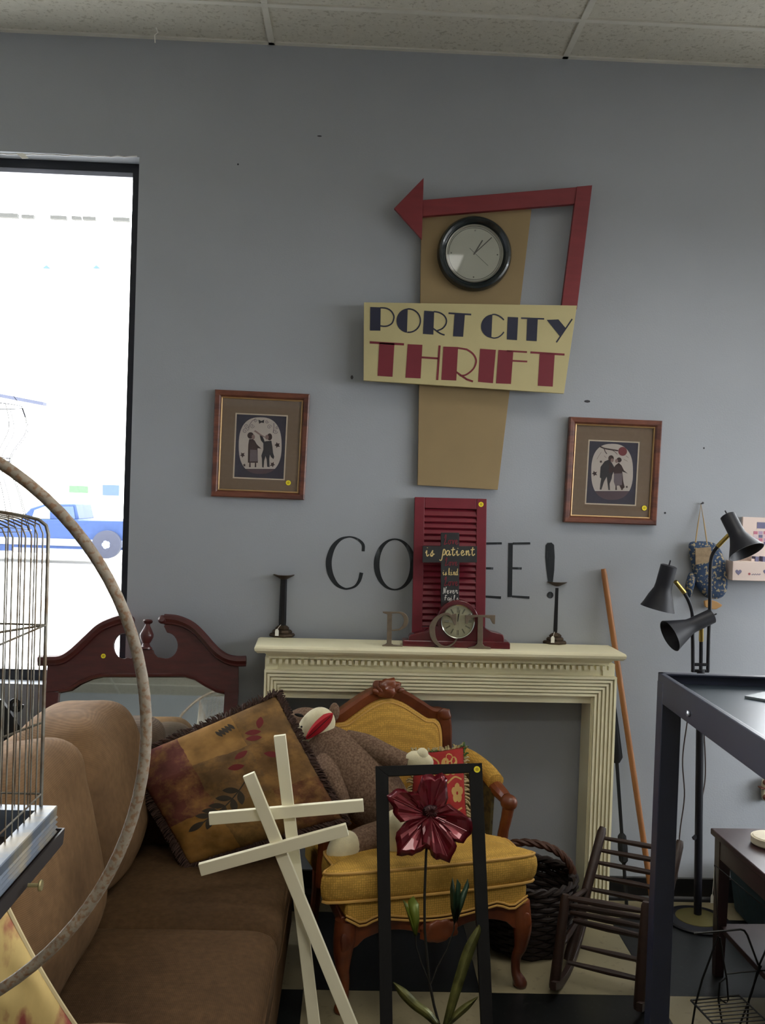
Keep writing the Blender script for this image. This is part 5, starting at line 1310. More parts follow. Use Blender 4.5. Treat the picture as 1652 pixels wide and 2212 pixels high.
def petal(outline, base, lift, seed):
    rr_ = random.Random(seed); o2 = [V(*p, 0) for p in outline]; bs_ = V(*base, 0)
    far_ = max(o2, key=lambda p: (p - bs_).length)
    axis = (far_ - bs_)
    rings = [.0, .35, .62, .85, 1.0]; n_ = len(o2)
    cen_ = sum(o2, V(0, 0, 0)) / len(o2); dense = [cen_ + (p - cen_) * (1.07 + .05 * math.sin(2.4 * q_ + seed)) for q_, p in enumerate( smoothpath(o2, 2, closed=True))]; vs = []; n_ = len(dense)
    for ri, r_ in enumerate(rings[1:]):
        for k, p in enumerate(dense):
            q = bs_ + (p - bs_) * r_
            al = (q - bs_).dot(axis.normalized()); ac = abs((q - bs_).cross(axis.normalized()).z)
            h = lift + .020 * (al / axis.length) + .00014 * ac * (1 if al > 0 else .3) + .0045 * math.sin(k * 1.05 + seed) * r_ + (-.012 if r_ == 1.0 else 0) + rr_.uniform(-.0035, .0035)
            vs.append(FPt(*zf(q.x, q.y), h))
    vs.append(FPt(*zf(*base), lift)); c_ = len(vs) - 1
    fs = [(c_, k, (k + 1) % n_) for k in range(n_)]
    for i in range(len(rings) - 2):
        for k in range(n_): fs.append((i * n_ + k, i * n_ + (k + 1) % n_, (i + 1) * n_ + (k + 1) % n_, (i + 1) * n_ + k))
    o = part('petal', MB().add(vs, fs), M_PET, FB, smooth=12, solid=.0012)
    mid = [FPt(*zf(*(bs_ + axis * t).to_2d()), lift + .022 * t + .004) for t in (.15, .4, .65, .9)]
    part('vein', MB().tube(mid, .0014, 5), M_PET, o)
petal([(835, 246), (868, 228), (915, 238), (958, 222), (985, 265), (990, 330), (984, 420), (930, 445), (880, 465), (815, 440), (795, 400), (806, 320)], (885, 470), -.004, 1)
petal([(608, 370), (650, 335), (690, 322), (735, 345), (788, 345), (795, 400), (850, 470), (800, 515), (745, 530), (690, 528), (650, 490), (640, 440)], (870, 490), .000, 2)
petal([(850, 510), (800, 530), (745, 535), (690, 575), (658, 645), (672, 700), (668, 748), (735, 752), (785, 740), (838, 705), (838, 620)], (870, 500), .004, 3)
petal([(840, 540), (900, 505), (950, 550), (1005, 590), (1042, 665), (1035, 720), (1000, 792), (945, 775), (900, 770), (880, 720), (835, 690), (828, 600)], (885, 505), .012, 4)
petal([(900, 480), (955, 440), (1010, 430), (1065, 470), (1110, 500), (1150, 540), (1142, 610), (1090, 665), (1030, 655), (985, 610), (940, 560)], (895, 490), .006, 5)
part('stem', MB().tube([FPt(*zf(x, y), -.006) for x, y in ((885, 500), (858, 740), (848, 1020), (848, 1250), (880, 1600), (910, 1750), (945, 1880))], .0042, 8), M_STM, FB)
part('side_stem', MB().tube([FPt(*zf(x, y), -.004) for x, y in ((885, 1615), (830, 1480), (795, 1370), (786, 1290))], .0022, 6), M_STM, FB)
part('side_stem', MB().tube([FPt(*zf(x, y), -.004) for x, y in ((890, 1610), (930, 1500), (1000, 1370), (1042, 1250), (1045, 1200))], .0022, 6), M_STM, FB)
def bud(pts3, m, lift):
    for k, pl in enumerate(pts3):
        c_ = V(sum(p[0] for p in pl) / len(pl), sum(p[1] for p in pl) / len(pl), 0)
        vs = [FPt(*zf(*p), lift + .003 * k) for p in pl] + [FPt(*zf(c_.x, c_.y), lift + .016)]
        part('bud_leaf', MB().add(vs, [(i, (i + 1) % len(pl), len(pl)) for i in range(len(pl))]), m, FB, smooth=60, solid=.001)
bud([[(700, 1045), (735, 1080), (790, 1270), (783, 1300), (755, 1220)], [(735, 1060), (772, 1025), (808, 1080), (812, 1180), (796, 1290), (775, 1270)]], M_GRN, .002)
bud([[(1030, 900), (1045, 960), (1060, 1180), (1042, 1220), (1018, 1100), (1015, 980)], [(1060, 910), (1085, 950), (1080, 1080), (1050, 1210), (1035, 1100)], [(1130, 910), (1140, 960), (1100, 1090), (1055, 1210), (1065, 1050)]], M_DGR, .002)
def blade(pts, ws, m, lift):
    sp_ = smoothpath([V(*p, w) for p, w in zip(pts, ws)], 5); vs, fs = [], []
    for i, p in enumerate(sp_):
        q = sp_[min(i + 1, len(sp_) - 1)] - sp_[max(i - 1, 0)]; nx = V(-q.y, q.x, 0).normalized()
        for s, h in ((-1, 0), (0, .007), (1, 0)): c_ = V(p.x, p.y, 0) + nx * s * p.z / 2; vs.append(FPt(*zf(c_.x, c_.y), lift + h))
    n_ = len(sp_)
    for i in range(n_ - 1):
        for j in (0, 1): fs.append((i * 3 + j, i * 3 + j + 1, i * 3 + 4 + j, i * 3 + 3 + j))
    part('blade_leaf', MB().add(vs, fs), m, FB, smooth=20, solid=.001)
blade([(985, 1880), (1030, 1730), (1080, 1560), (1140, 1380), (1195, 1260), (1205, 1215)], [40, 60, 70, 72, 45, 4], M_BLD, .004)
blade([(930, 1875), (860, 1800), (780, 1740), (700, 1660), (640, 1595)], [40, 62, 66, 60, 4], M_BLD, .006)
blade([(1000, 1875), (1060, 1810), (1130, 1750), (1200, 1690)], [30, 52, 46, 4], M_BLD, .002)

# ================================================================== WICKER BASKET
M_WK = mat('wicker_dark', (32, 20, 16), .7, var=.4, vs=30); M_WH = mat('wicker_handle', (72, 40, 24), .6, var=.3, vs=30)
bc = V(.705, -.415, 0)
BS = thing('wicker_basket', 'dark wicker basket with twisted arched handle behind the armchair', 'basket', bc)
def br_at(z): return .135 + .045 * math.sin(min(1, z / .26) * PI * .62)
zz = .012; k = 0; rows = 15
for k in range(rows):
    z = .012 + .245 * k / (rows - 1); r_ = br_at(z); n_ = 48
    pts = [bc + V((r_ + .006 * math.cos(12 * 2 * PI * q / n_ + PI * k)) * math.cos(2 * PI * q / n_), (r_ + .006 * math.cos(12 * 2 * PI * q / n_ + PI * k)) * math.sin(2 * PI * q / n_), z) for q in range(n_)]
    part('weave_row', MB().tube(pts, .0095, 6, closed=True), M_WK, BS)
for q in range(24):
    a = 2 * PI * q / 24; part('stake', MB().tube([bc + V(br_at(z) * math.cos(a), br_at(z) * math.sin(a), z) for z in (.004, .06, .12, .18, .25)], .004, 5), M_WK, BS)
part('bottom', MB().lathe([(.13, .002), (.135, .014)], 24, Matrix.Translation(bc)), M_WK, BS)
n_ = 80; rt_ = br_at(.257)
for ph in (0, PI): part('rim', MB().tube([bc + V((rt_ + .008 * math.cos(q * .9 + ph)) * math.cos(2 * PI * q / n_), (rt_ + .008 * math.cos(q * .9 + ph)) * math.sin(2 * PI * q / n_), .265 + .008 * math.sin(q * .9 + ph)) for q in range(n_)], .009, 6, closed=True), M_WK, BS)
hx = V(1, -.12, 0).normalized()
ends = rt_ * .98
for ph in (0, 2 * PI / 3, 4 * PI / 3):
    pts = []
    for q in range(41):
        t = PI * q / 40; c_ = bc + hx * (-ends * math.cos(t)) + V(0, 0, .25 + .135 * math.sin(t) ** .9)
        rad_ = hx * (-math.cos(t)) + V(0, 0, math.sin(t)); sd = hx.cross(V(0, 0, 1))
        pts.append(c_ + rad_ * .008 * math.cos(q * .75 + ph) + sd * .008 * math.sin(q * .75 + ph))
    part('handle_strand', MB().tube(pts, .0085, 6), M_WH, BS)
for s in (-1, 1): part('handle_knot', MB().sup(bc + hx * s * ends + V(0, -.004, .262), (.022, .022, .02), .9, .9, nu=14, nv=8, lump=.2, lscale=60), M_WK, BS)

# ================================================================== CHILD'S ROCKING CHAIR
M_RW = mat('rocker_wood', (46, 28, 20), .5, var=.3, vs=14, stretch=(1, 1, 3))
zr = lambda x, y: (1170 + x / 4.688, 1740 + y / 4.688)
f1 = G(1196, 2148); f2 = G(1379, 2194); wv = f2 - f1; e_ = V(-wv.y, wv.x, 0).normalized()
RK = thing('rocking_chair', 'small dark wooden rocking chair with bare rungs and no seat', 'rocking chair', (f1 + f2) / 2 + e_ * .17)
flt = P(1222, 1932, -.77); frt = flt + wv * .98; frt = P(1396, 1948, frt.y)
blt = P(1302, 1787, -.40); brt = blt + wv
blb = f1 + e_ * .20 + V(0, 0, .03); brb = blb + wv
def post(a, b_, r0, r1): 
    return part('post', MB().tube([a, a + (b_ - a) * .03, a + (b_ - a) * .5, a + (b_ - a) * .96, b_], [r0 * .9, r0, (r0 + r1) / 2 * 1.05, r1, r1 * .7], 12), M_RW, RK)
post(f1 + V(0, 0, .022), flt, .019, .0165); post(f2 + V(0, 0, .022), frt, .019, .0165)
post(blb, blt, .019, .017); post(brb, brt, .019, .017)
def rung(a, b_, r=.0095): part('rung', MB().tube([a, a + (b_ - a) * .1, (a + b_) / 2, a + (b_ - a) * .9, b_], [r * .7, r * .85, r * 1.12, r * .85, r * .7], 10), M_RW, RK)
for y in (330, 452, 575, 712, 842):
    px, py = zr(640 - (y - 330) * .29, y)
    t = (py - 1787) / (2065 - 1787); Yb = blt.y + (blb.y - blt.y) * t
    a = P(px - 3, py, Yb); rung(a, a + wv)
for (x, y, x2, y2), Yy in zip(((230, 930, 1015, 1070), (260, 1010, 1015, 1140), (290, 1085, 1015, 1230), (320, 1165, 1020, 1330)), (-.77, -.73, -.69, -.65)):
    a = P(*zr(x, y), Yy); b_ = a + wv * .97; b_ = P(*zr(x2 + 20, y2), b_.y); rung(a, b_, .0115)
a = P(*zr(395, 1430), -.60); rung(a, a + wv * .99)
a = P(*zr(262, 1588), -.785); rung(a, a + wv * .99)
for o_ in (V(0, 0, 0), wv):
    rung(f1 + o_ + (flt - f1) * .45, blb + o_ + (blt - blb) * .3); rung(flt + o_ - V(0, 0, .03), blb + o_ + (blt - blb) * .52)
    pts = [f1 + o_ + e_ * s + V(0, 0, .012 + 1.1 * (s - .14) ** 2) for s in [-.06 + .48 * q / 14 for q in range(15)]]
    part('rocker', MB().prism([p + V(0, 0, .018) for p in pts] + [p - V(0, 0, .012) for p in reversed(pts)], wv.normalized() * .02), M_RW, RK, bevel=.002)

# ================================================================== STEEL TABLE (right foreground)
M_ST = mat('table_black_steel', (33, 38, 56), .4, var=.12, vs=10, metal=.1); M_TT = mat('table_top_steel', (48, 58, 68), .34, var=.15, vs=6, metal=.3)
tc = P(1421, 1453, -1.42)
TX, TYf, TZ = tc.x, -1.42, tc.z
ta = math.radians(-1.5)
TB = thing('steel_table', 'tall black steel work table with a rimmed tray top at right', 'table', (TX, TYf, 0), ta)
TW, TL_, lw = 1.15, 1.3, .052                                   # local: x right, y towards the camera is negative
part('tray', MB().mm((.004, -TL_ + .004, TZ - .040), (TW - .004, -.004, TZ - .028)), M_TT, TB, local=True, smooth=0)
for (a, b_) in (((0, -.006, TZ - .076), (TW, 0, TZ)), ((0, -TL_, TZ - .076), (TW, -TL_ + .006, TZ)), ((0, -TL_, TZ - .076), (.006, 0, TZ)), ((TW - .006, -TL_, TZ - .076), (TW, 0, TZ))):
    part('apron', MB().mm(a, b_), M_ST, TB, local=True, bevel=.002, smooth=0)
for (a, b_) in (((0, -.022, TZ - .004), (TW, 0, TZ + .002)), ((0, -TL_, TZ - .004), (.014, 0, TZ + .002))):
    part('rim', MB().mm(a, b_), M_ST, TB, local=True, bevel=.002, smooth=0)
for x in (0, TW - lw):
    for y in (0, -TL_ + lw): part('leg', MB().mm((x - .001, y - lw, .0), (x + lw, y + .001, TZ - .02)), M_ST, TB, local=True, bevel=.003, smooth=0)
part('bolt', MB().lathe([(.008, 0), (.008, .004), (.004, .006)], 12, Matrix.Translation((-.001, -.27, TZ - .05)) @ Matrix.Rotation(-PI / 2, 4, 'Y')), mat('bolt_zinc', (190, 195, 205), .3, metal=.8), TB, local=True)
gp = G(1630, 1508, TZ - .028)
solo('metal_plate', MB().prism([G(x, y, TZ - .0275) for x, y in ((1608, 1508), (1650, 1499), (1700, 1505), (1690, 1522))], (0, 0, .006)), mat('grey_plate', (120, 128, 132), .4, metal=.3), gp, 'flat grey plate lying on the black steel table', 'plate', smooth=0)

# ================================================================== DARK END TABLE with things on and under it
M_ET = mat('end_table_wood', (50, 29, 29), .4, var=.2, vs=10, stretch=(4, 1, 1), coat=.1)
ec = P(1534, 1788, -.60); EZ = ec.z
ET = thing('end_table', 'dark brown wooden end table with lower shelf under the steel table', 'table', (ec.x, ec.y, 0), math.radians(2))
EW, EL = .58, .62
part('top', MB().mm((0, -EL, EZ - .022), (EW, 0, EZ)), M_ET, ET, local=True, bevel=.004, smooth=0)
for (a, b_) in (((.02, -.035, EZ - .095), (EW - .02, -.015, EZ - .022)), ((.02, -EL + .015, EZ - .095), (EW - .02, -EL + .035, EZ - .022)), ((.015, -EL + .02, EZ - .095), (.035, -.02, EZ - .022)), ((EW - .035, -EL + .02, EZ - .095), (EW - .015, -.02, EZ - .022))):
    part('apron', MB().mm(a, b_), M_ET, ET, local=True, bevel=.002, smooth=0)
for x in (.012, EW - .057):
    for y in (-.057, -EL + .012):
        part('leg', MB().prism([V(x, y, EZ - .022), V(x + .045, y, EZ - .022), V(x + .045, y + .045, EZ - .022), V(x, y + .045, EZ - .022)], [V(x + .006, y + .006, 0), V(x + .037, y + .006, 0), V(x + .037, y + .037, 0), V(x + .006, y + .037, 0)]), M_ET, ET, local=True, bevel=.002, smooth=0)
part('lower_shelf', MB().mm((.03, -EL + .03, .165), (EW - .03, -.03, .185)), M_ET, ET, local=True, bevel=.002, smooth=0)
M_CRM = mat('cream_ceramic', (214, 204, 178), .5, var=.08, vs=50)
oc = G(1662, 1825, EZ)
t = thing('ceramic_box', 'cream round lidded box on the dark end table', 'box', oc)
part('body', MB().lathe([(.055, 0), (.062, .006), (.062, .024), (.056, .032), (.030, .036), (.012, .038)], 28, Matrix.Translation(oc)), M_CRM, t)
part('rim', MB().tube([oc + V(.060 * math.cos(a), .060 * math.sin(a), .026) for a in [2 * PI * k / 20 for k in range(20)]], .004, 6, closed=True), M_CRM, t)
hp = P(1648, 1690, -.02)
t = thing('wall_ornament', 'small cream and brown carved ornament hung low on the wall at right', 'ornament', P(1652, 1735, -.03))
part('plaque', MB().sup(P(1656, 1705, -.02), (.022, .018, .050), .6, .6, nu=18, nv=12), M_CRM, t); part('band', MB().mm(P(1643, 1705, -.042), P(1672, 1698, -.01)), M_FRW, t, bevel=.002, smooth=0)
for y in (1690, 1722): part('boss', MB().sup(P(1653, y, -.040), (.012, .006, .012), nu=12, nv=8), M_FRW, t)
bn = G(1655, 1985)
t = thing('fabric_bin', 'dark teal fabric storage bin on the floor behind the end table', 'bin', (1.80, -.26, 0))
M_TEAL = mat('teal_fabric', (36, 58, 66), .9, var=.2, vs=30)
part('body', MB().prism([V(1.645, -.42, .0), V(1.95, -.42, 0), V(1.95, -.08, 0), V(1.645, -.08, 0)], [V(1.62, -.44, .20), V(1.97, -.44, .20), V(1.97, -.06, .20), V(1.62, -.06, .20)]), M_TEAL, t, bevel=.01, smooth=0)
part('hem', MB().mm((1.615, -.445, .185), (1.975, -.055, .205)), M_TEAL, t, bevel=.004, smooth=0)

# wire rack, lower right
M_WR = mat('rack_wire', (20, 19, 18), .45, metal=.4)
zw = lambda x, y: (1380 + x / 6.0735, 1880 + y / 6.0735)
WRb = G(1560, 2250)
WR = thing('wire_rack', 'black wire magazine rack with a small grid shelf before the end table', 'rack', (WRb.x, WRb.y, 0))
YR = -1.02
def W(x, y, dy=0.0): return P(*zw(x, y), YR + dy)
def wire(nm, pts, r=.0028, par=None): return part(nm, MB().tube(pts, r, 6), M_WR, par or WR)
wire('hoop', [W(720, 830), W(1060, 800), W(1330, 775), W(1380, 790), W(1420, 850), W(1560, 1230), W(1600, 1270)], .0035)
wire('hoop', [W(1700, 960), W(1570, 1260), W(1480, 1600), W(1330, 2010)], .0035)
wire('leg', [W(1040, 860, .0), W(830, 1430), W(740, 1760), W(690, 2080)], .0035)
wire('leg', [W(1060, 880), W(1110, 1200), W(1150, 1420), W(1170, 1690), W(1150, 1750), W(1060, 1690)], .003)
wire('leg', [W(1600, 1250), W(1540, 1400), W(1440, 1700), W(1410, 2080)], .0035)
wire('cross_wire', [W(1150, 1400), W(1060, 1470), W(1040, 1690), W(1100, 2080)], .003)
wire('cross_wire', [W(1150, 1360), W(1350, 1335), W(1700, 1310)], .0028)
sh = [W(680, 1705, .03), W(1170, 1655, .06), W(1310, 1640, .06)]
g0, g1, g2, g3 = W(680, 1705, .02), W(1310, 1640, .02), W(1760, 2060, -.12), W(1060, 2110, -.12)
rim = wire('shelf_rim', [g0, g1, g2, g3, g0], .0035)
for k in range(1, 9):
    t = k / 9; wire('shelf_wire', [g0 + (g3 - g0) * t, g1 + (g2 - g1) * t], .0022, rim)
# feet down to the floor so that it stands
for p in (W(690, 2080), W(1410, 2080), W(1100, 2080), W(1330, 2010)): wire('foot', [p, V(p.x - .01, p.y, .0)], .0035)
pt_ = P(1543, 1868, -1.0)
wire('top_wire', [P(1543, 1868, -1.0), P(1600, 1916, -1.03), P(1665, 1972, -1.06)], .0016)
wire('top_wire', [P(1665, 1972, -1.06), W(1700, 960)], .0016); wire('top_wire', [P(1543, 1868, -1.0), W(1040, 860)], .0016)
price_tag(WR, P(1543, 1868, -1.0), P(1538, 1932, -1.004), .009, .028)

# ================================================================== FLOOR LAMP with three heads
M_LB = mat('lamp_black', (17, 18, 28), .5, var=.1, metal=.1); M_LBR = mat('lamp_brass', (190, 164, 90), .3, metal=.9); M_LIN = mat('lamp_inside', (212, 204, 190), .6)
zl = lambda x, y: (1360 + x / 5.531, 1060 + y / 5.531)
lb = G(1506, 1990)
FLP = thing('floor_lamp', 'black three-headed gooseneck floor lamp against the wall at right', 'floor lamp', lb)
T_ = Matrix.Translation(lb)
part('base', MB().lathe([(.128, 0), (.13, .006), (.124, .012), (.09, .016)], 40, T_), M_LB, FLP)
part('base_cap', MB().lathe([(.088, .014), (.086, .018), (.05, .024), (.016, .030)], 36, T_), mat('lamp_base_brass', (104, 96, 52), .5, metal=.5), FLP)
LYp = lb.y
ptop = P(*zl(848, 2140), LYp)
part('pole', MB().tube([lb + V(0, 0, .02), V(lb.x + (ptop.x - lb.x) * .5, LYp, ptop.z * .5), ptop], .0155, 14), M_LB, FLP)
part('switch', MB().bar(P(1497, 1812, LYp - .01), P(1508, 1802, LYp), .012, .012), M_LB, FLP)
L3 = lambda x, y, dy=0.0: P(*zl(x, y), LYp + dy)
part('bracket', MB().bar(L3(740, 2075), L3(950, 2078), .012, .012).bar(L3(735, 2150), L3(945, 2155), .012, .012), M_LB, FLP, bevel=.002)
def shade(nm_l, back, mouth, rb, rm):
    L_ = (mouth - back).length; A = axis_m(back, mouth)
    o = part('lamp_shade', MB().lathe([(rb * .75, 0), (rb, .004), (rb * 1.02, L_ * .45), (rb * 1.08, L_ * .55), (rb * 1.5, L_ * .72), (rm * .88, L_ * .90), (rm, L_), (rm * .97, L_), (rm * .84, L_ * .89), (rb * 1.3, L_ * .70), (rb * .9, L_ * .55), (.003, L_ * .54)], 36, A), M_LB, FLP)
    part('shade_lining', MB().lathe([(rm * .965, L_ * .995), (rm * .835, L_ * .885), (rb * 1.28, L_ * .69), (rb * .88, L_ * .55)], 36, A, False, True), M_LIN, o)
    part('switch_pin', MB().tube([back, back - (mouth - back).normalized() * .02], .003, 6), M_LB, o)
    return o
k_ = 1 / (5.531 * 543)
shade('', L3(470, 890, -.04), L3(330, 1410, -.03), 98 * k_, 205 * k_)
shade('', L3(985, 1495, -.05), L3(478, 1735, -.08), 88 * k_, 195 * k_)
shade('', L3(1165, 290, -.03), L3(1395, 735, -.11), 92 * k_, 215 * k_)
def goose(pts, br0, br1):
    sp_ = smoothpath(pts, 6); part('gooseneck', MB().tube(sp_, .0075, 10), M_LB, FLP)
    part('brass_sleeve', MB().tube([br0, br1], [.0095, .0085], 12), M_LBR, FLP)
goose([L3(755, 2160), L3(752, 1800), L3(750, 1520), L3(735, 1410), L3(700, 1310), L3(648, 1215, -.02)], L3(650, 1215, -.02), L3(545, 1085, -.04))
goose([L3(932, 2160), L3(942, 1750), L3(955, 1400), L3(962, 950), L3(985, 770), L3(1060, 655, -.01)], L3(1050, 665, -.01), L3(1185, 525, -.04))
goose([L3(848, 2160), L3(850, 1990), L3(852, 1775, -.02)], L3(852, 1790, -.02), L3(855, 1640, -.05))
for s, (x0, y0) in enumerate(((1488, 1590), (1520, 1640))):
    pts = [P(1484, 1560, LYp + .05), P(1474, 1640, LYp + .06), P(1478, 1720, LYp + .06), P(1468, 1800, LYp + .06), P(1462, 1900, LYp + .1)] if s == 0 else [P(1519, 1560, LYp + .02), P(1523, 1640, LYp + .03), P(1522, 1690, LYp + .03), P(1514, 1730, LYp + .01)]
    part('power_cord', MB().tube(smoothpath(pts, 6), .0028, 6), mat('cord_brown', (58, 44, 40), .6), FLP)

# ================================================================== STICKS BY THE MANTEL
M_DOW = mat('broom_handle_wood', (160, 106, 60), .5, var=.12, vs=8)
a = P(1303, 1229, -.016); b_ = G(1411, 1962); b_.z = .004
solo('wooden_pole', MB().tube([a, a + (b_ - a) * .02, b_], [.010, .0125, .0125], 12), M_DOW, V(b_.x, b_.y, 0), 'bare tan wooden pole leaning on the wall beside the mantel', 'pole')
M_UMB = mat('umbrella_black', (16, 18, 22), .7, var=.1)
u0, u1 = P(1322, 1500, -.03), P(1353, 1957, -.05)
u1.z = 0.0
UM = thing('folded_umbrella', 'black folded umbrella leaning between the mantel leg and the wooden pole', 'umbrella', u1)
dirn = u0 - u1
part('shaft', MB().tube([u1, u0], .0075, 8), M_UMB, UM)
part('canopy', MB().tube([u1 + dirn * t for t in (1.0, .93, .80, .70, .675)], [.006, .014, .021, .026, .012], 10), M_UMB, UM)
part('strap', MB().tube([u1 + dirn * t for t in (.34, .325, .27, .21, .195)], [.008, .018, .021, .019, .008], 10), M_UMB, UM)
part('ferrule', MB().tube([u0, u0 + dirn * .03], [.006, .003], 8), M_UMB, UM)

# ================================================================== HANGING FABRIC GOOSE AND WALL ORGANISER
M_BLUF = mat('blue_print_cotton', (44, 64, 92), .9, var=.15, vs=20, col2=(160, 146, 116), c2scale=85, c2lo=.54, c2hi=.60)
FG = thing('hanging_fabric_goose', 'blue flower-print padded fabric bag hanging from a nail by the floor lamp', 'hanging bag', P(*zl(930, 1300), -.03))
H3 = lambda x, y, Y=-.03: P(*zl(x, y), Y)
def pad(pts, y0, y1, nm, m, par=FG):
    pts = [(p.x, p.y) for p in smoothpath([V(a, b_, 0) for a, b_ in pts], 3, closed=True)]
    cx = sum(p[0] for p in pts) / len(pts); cy = sum(p[1] for p in pts) / len(pts); vs, fs = [], []; n_ = len(pts)
    yc = (y0 + y1) / 2; h = abs(y1 - y0) / 2
    for sgn in (-1, 1):
        for kk, dd in ((1.0, 0), (.93, .55), (.75, .85), (.4, 1.0)):
            for x, y in pts: vs.append(H3(cx + (x - cx) * kk, cy + (y - cy) * kk, yc) + V(0, sgn * h * dd, 0))
    for s_ in (0, 1):
        o_ = s_ * 4 * n_
        for i in range(3):
            for k in range(n_): fs.append((o_ + i * n_ + k, o_ + i * n_ + (k + 1) % n_, o_ + (i + 1) * n_ + (k + 1) % n_, o_ + (i + 1) * n_ + k))
        fs.append(tuple(o_ + 3 * n_ + k for k in range(n_)))
    return part(nm, MB().add(vs, fs), m, par, smooth=60)
pad([(705, 640), (780, 605), (960, 612), (1045, 655), (1110, 760), (1150, 950), (1170, 1130), (1130, 1245), (1060, 1288), (970, 1290), (890, 1260), (800, 1150), (760, 1060), (740, 900), (715, 780)], -.045, -.006, 'body', M_BLUF)
pad([(715, 980), (780, 1000), (770, 1120), (720, 1275), (692, 1235), (668, 1130)], -.04, -.008, 'wing', M_BLUF)
part('tan_patch', MB().prism([H3(785, 690, -.048), H3(970, 672, -.048), H3(975, 770, -.048), H3(950, 850, -.048), H3(790, 886, -.048)], (0, .008, 0)), mat('tan_burlap', (170, 146, 116), .95, var=.2, vs=80, weave=(200, .3, 'XZ')), FG, smooth=0)
part('wooden_foot', MB().prism([H3(x, y, -.035) for x, y in ((892, 1320), (960, 1300), (1040, 1325), (1105, 1365), (1095, 1385), (1030, 1418), (960, 1415), (905, 1390))], (0, .014, 0)), mat('foot_wood', (180, 138, 86), .6), FG, bevel=.002)
part('string', MB().tube([H3(785, 615, -.03), H3(815, 400, -.018), H3(850, 165, -.008), H3(890, 400, -.018), H3(922, 620, -.03)], .0026, 6), mat('jute_string', (176, 148, 100), .9), FG)
nl = H3(852, 158, 0)
part('nail', MB().tube([nl, nl + V(0, -.018, .004)], [.0025, .0025], 8).tube([nl + V(0, -.018, .004), nl + V(0, -.020, .0045)], .005, 8), M_MARK, FG)

OG = thing('wall_organiser', 'cream printed wall board with a ledge, hung at the right edge', 'wall organiser', P(1640, 1255, -.05))
M_OB = mat('organiser_cream', (226, 206, 196), .6, var=.04)
def orect(x0, y0, x1, y1, Y0, Y1, nm, m, par=OG, bev=.0):
    a = H3(x0, y1, Y0); b_ = H3(x1, y0, Y0); return part(nm, MB().mm((a.x, Y0, a.z), (b_.x, Y1, b_.z)), m, par, bevel=bev, smooth=0)
bd_ = orect(1330, 335, 2020, 870, -.016, -.002, 'board', M_OB, bev=.001)
lg = orect(1222, 865, 2020, 1070, -.075, -.002, 'ledge', M_OB, bev=.002)
cols_ = [mat('tile_rose', (196, 120, 140), .6), mat('tile_slate', (110, 108, 140), .6), mat('tile_lilac', (188, 160, 190), .6), mat('tile_pale', (220, 196, 204), .6)]
orect(1520, 385, 1800, 450, -.0172, -.016, 'printed_banner', cols_[1], bd_)
for i in range(6):
    for j in range(4): orect(1478 + i * 60, 485 + j * 42, 1528 + i * 60, 520 + j * 42, -.0168, -.016, 'printed_square', cols_[(i * 2 + j * 3) % 4], bd_)
for x in (1450, 1500, 1590): orect(x, 790 if x > 1450 else 815, x + 42, 862, -.055, -.018, 'small_card', cols_[1] if x != 1450 else M_OB, OG)
M_HRT = mat('print_heart', (118, 112, 138), .7); M_RDOT = mat('print_reddot', (176, 90, 96), .7)
def heart(cx, cy, r):
    pts = []
    for k in range(24):
        t = 2 * PI * k / 24; pts.append((cx + r * 16 * math.sin(t) ** 3 / 16, cy - r * (13 * math.cos(t) - 5 * math.cos(2 * t) - 2 * math.cos(3 * t) - math.cos(4 * t)) / 16))
    part('printed_heart', MB().prism([H3(x, y, -.0752) for x, y in pts], (0, -.0006, 0)), M_HRT, lg, smooth=0)
for cx in (1298, 1632, 1940): heart(cx, 972, 38)
part('printed_dot', MB().prism([H3(1428 + 14 * math.cos(2 * PI * k / 12), 994 + 14 * math.sin(2 * PI * k / 12), -.0752) for k in range(12)], (0, -.0006, 0)), M_RDOT, lg, smooth=0)
part('printed_scribble', MB().ribbon([H3(1455 + k * 9, 1000 + 9 * math.sin(k * 2.1), -.0752) for k in range(13)], .0022, WN, .0006), M_HRT, lg, smooth=0)

# ================================================================== BIRDCAGE ON A HOOP STAND (left foreground)
HY = -2.65
hcn = P(-370, 1572, HY); hr_ = 673 * (HY - CAM.y) / FPX
M_HOOP = mat('hoop_rusty_paint', (122, 112, 98), .65, var=.25, vs=60, col2=(108, 82, 58), c2scale=130, c2lo=.48, c2hi=.60, bump=.3, bs=160)
HS = thing('hoop_stand', 'rusty painted metal hoop birdcage stand in the left foreground', 'stand', (hcn.x, HY, 0))
part('hoop', MB().tube([hcn + V(hr_ * math.cos(a), 0, hr_ * math.sin(a)) for a in [2 * PI * k / 96 for k in range(96)]], .0083, 12, closed=True), M_HOOP, HS)
part('pole', MB().tube([V(hcn.x, HY, .02), V(hcn.x, HY, hcn.z - hr_ - .008)], .011, 12), M_HOOP, HS)
part('base', MB().lathe([(.16, 0), (.165, .008), (.10, .02), (.02, .04)], 32, Matrix.Translation((hcn.x, HY, 0))), M_HOOP, HS)
part('hook', MB().tube([hcn + V(0, 0, hr_ - .006), hcn + V(.010, 0, hr_ - .028), hcn + V(0, 0, hr_ - .045), hcn + V(-.010, 0, hr_ - .03)], .0028, 6), M_HOOP, HS)
M_CGW = mat('cage_wire', (120, 116, 106), .45, metal=.5, var=.2, vs=60, col2=(96, 80, 62), c2scale=20); M_TRY = mat('tray_galvanised', (84, 93, 106), .5, metal=.3, var=.15, vs=12, col2=(120, 112, 96), c2scale=14, c2lo=.5, c2hi=.65); M_TRD = mat('tray_dark_iron', (34, 28, 28), .6, metal=.3, var=.3)
cx1 = P(95, 1500, -2.45).x; cx0 = 2 * hcn.x - cx1; cy1_, cy0_ = -2.45, -2.85
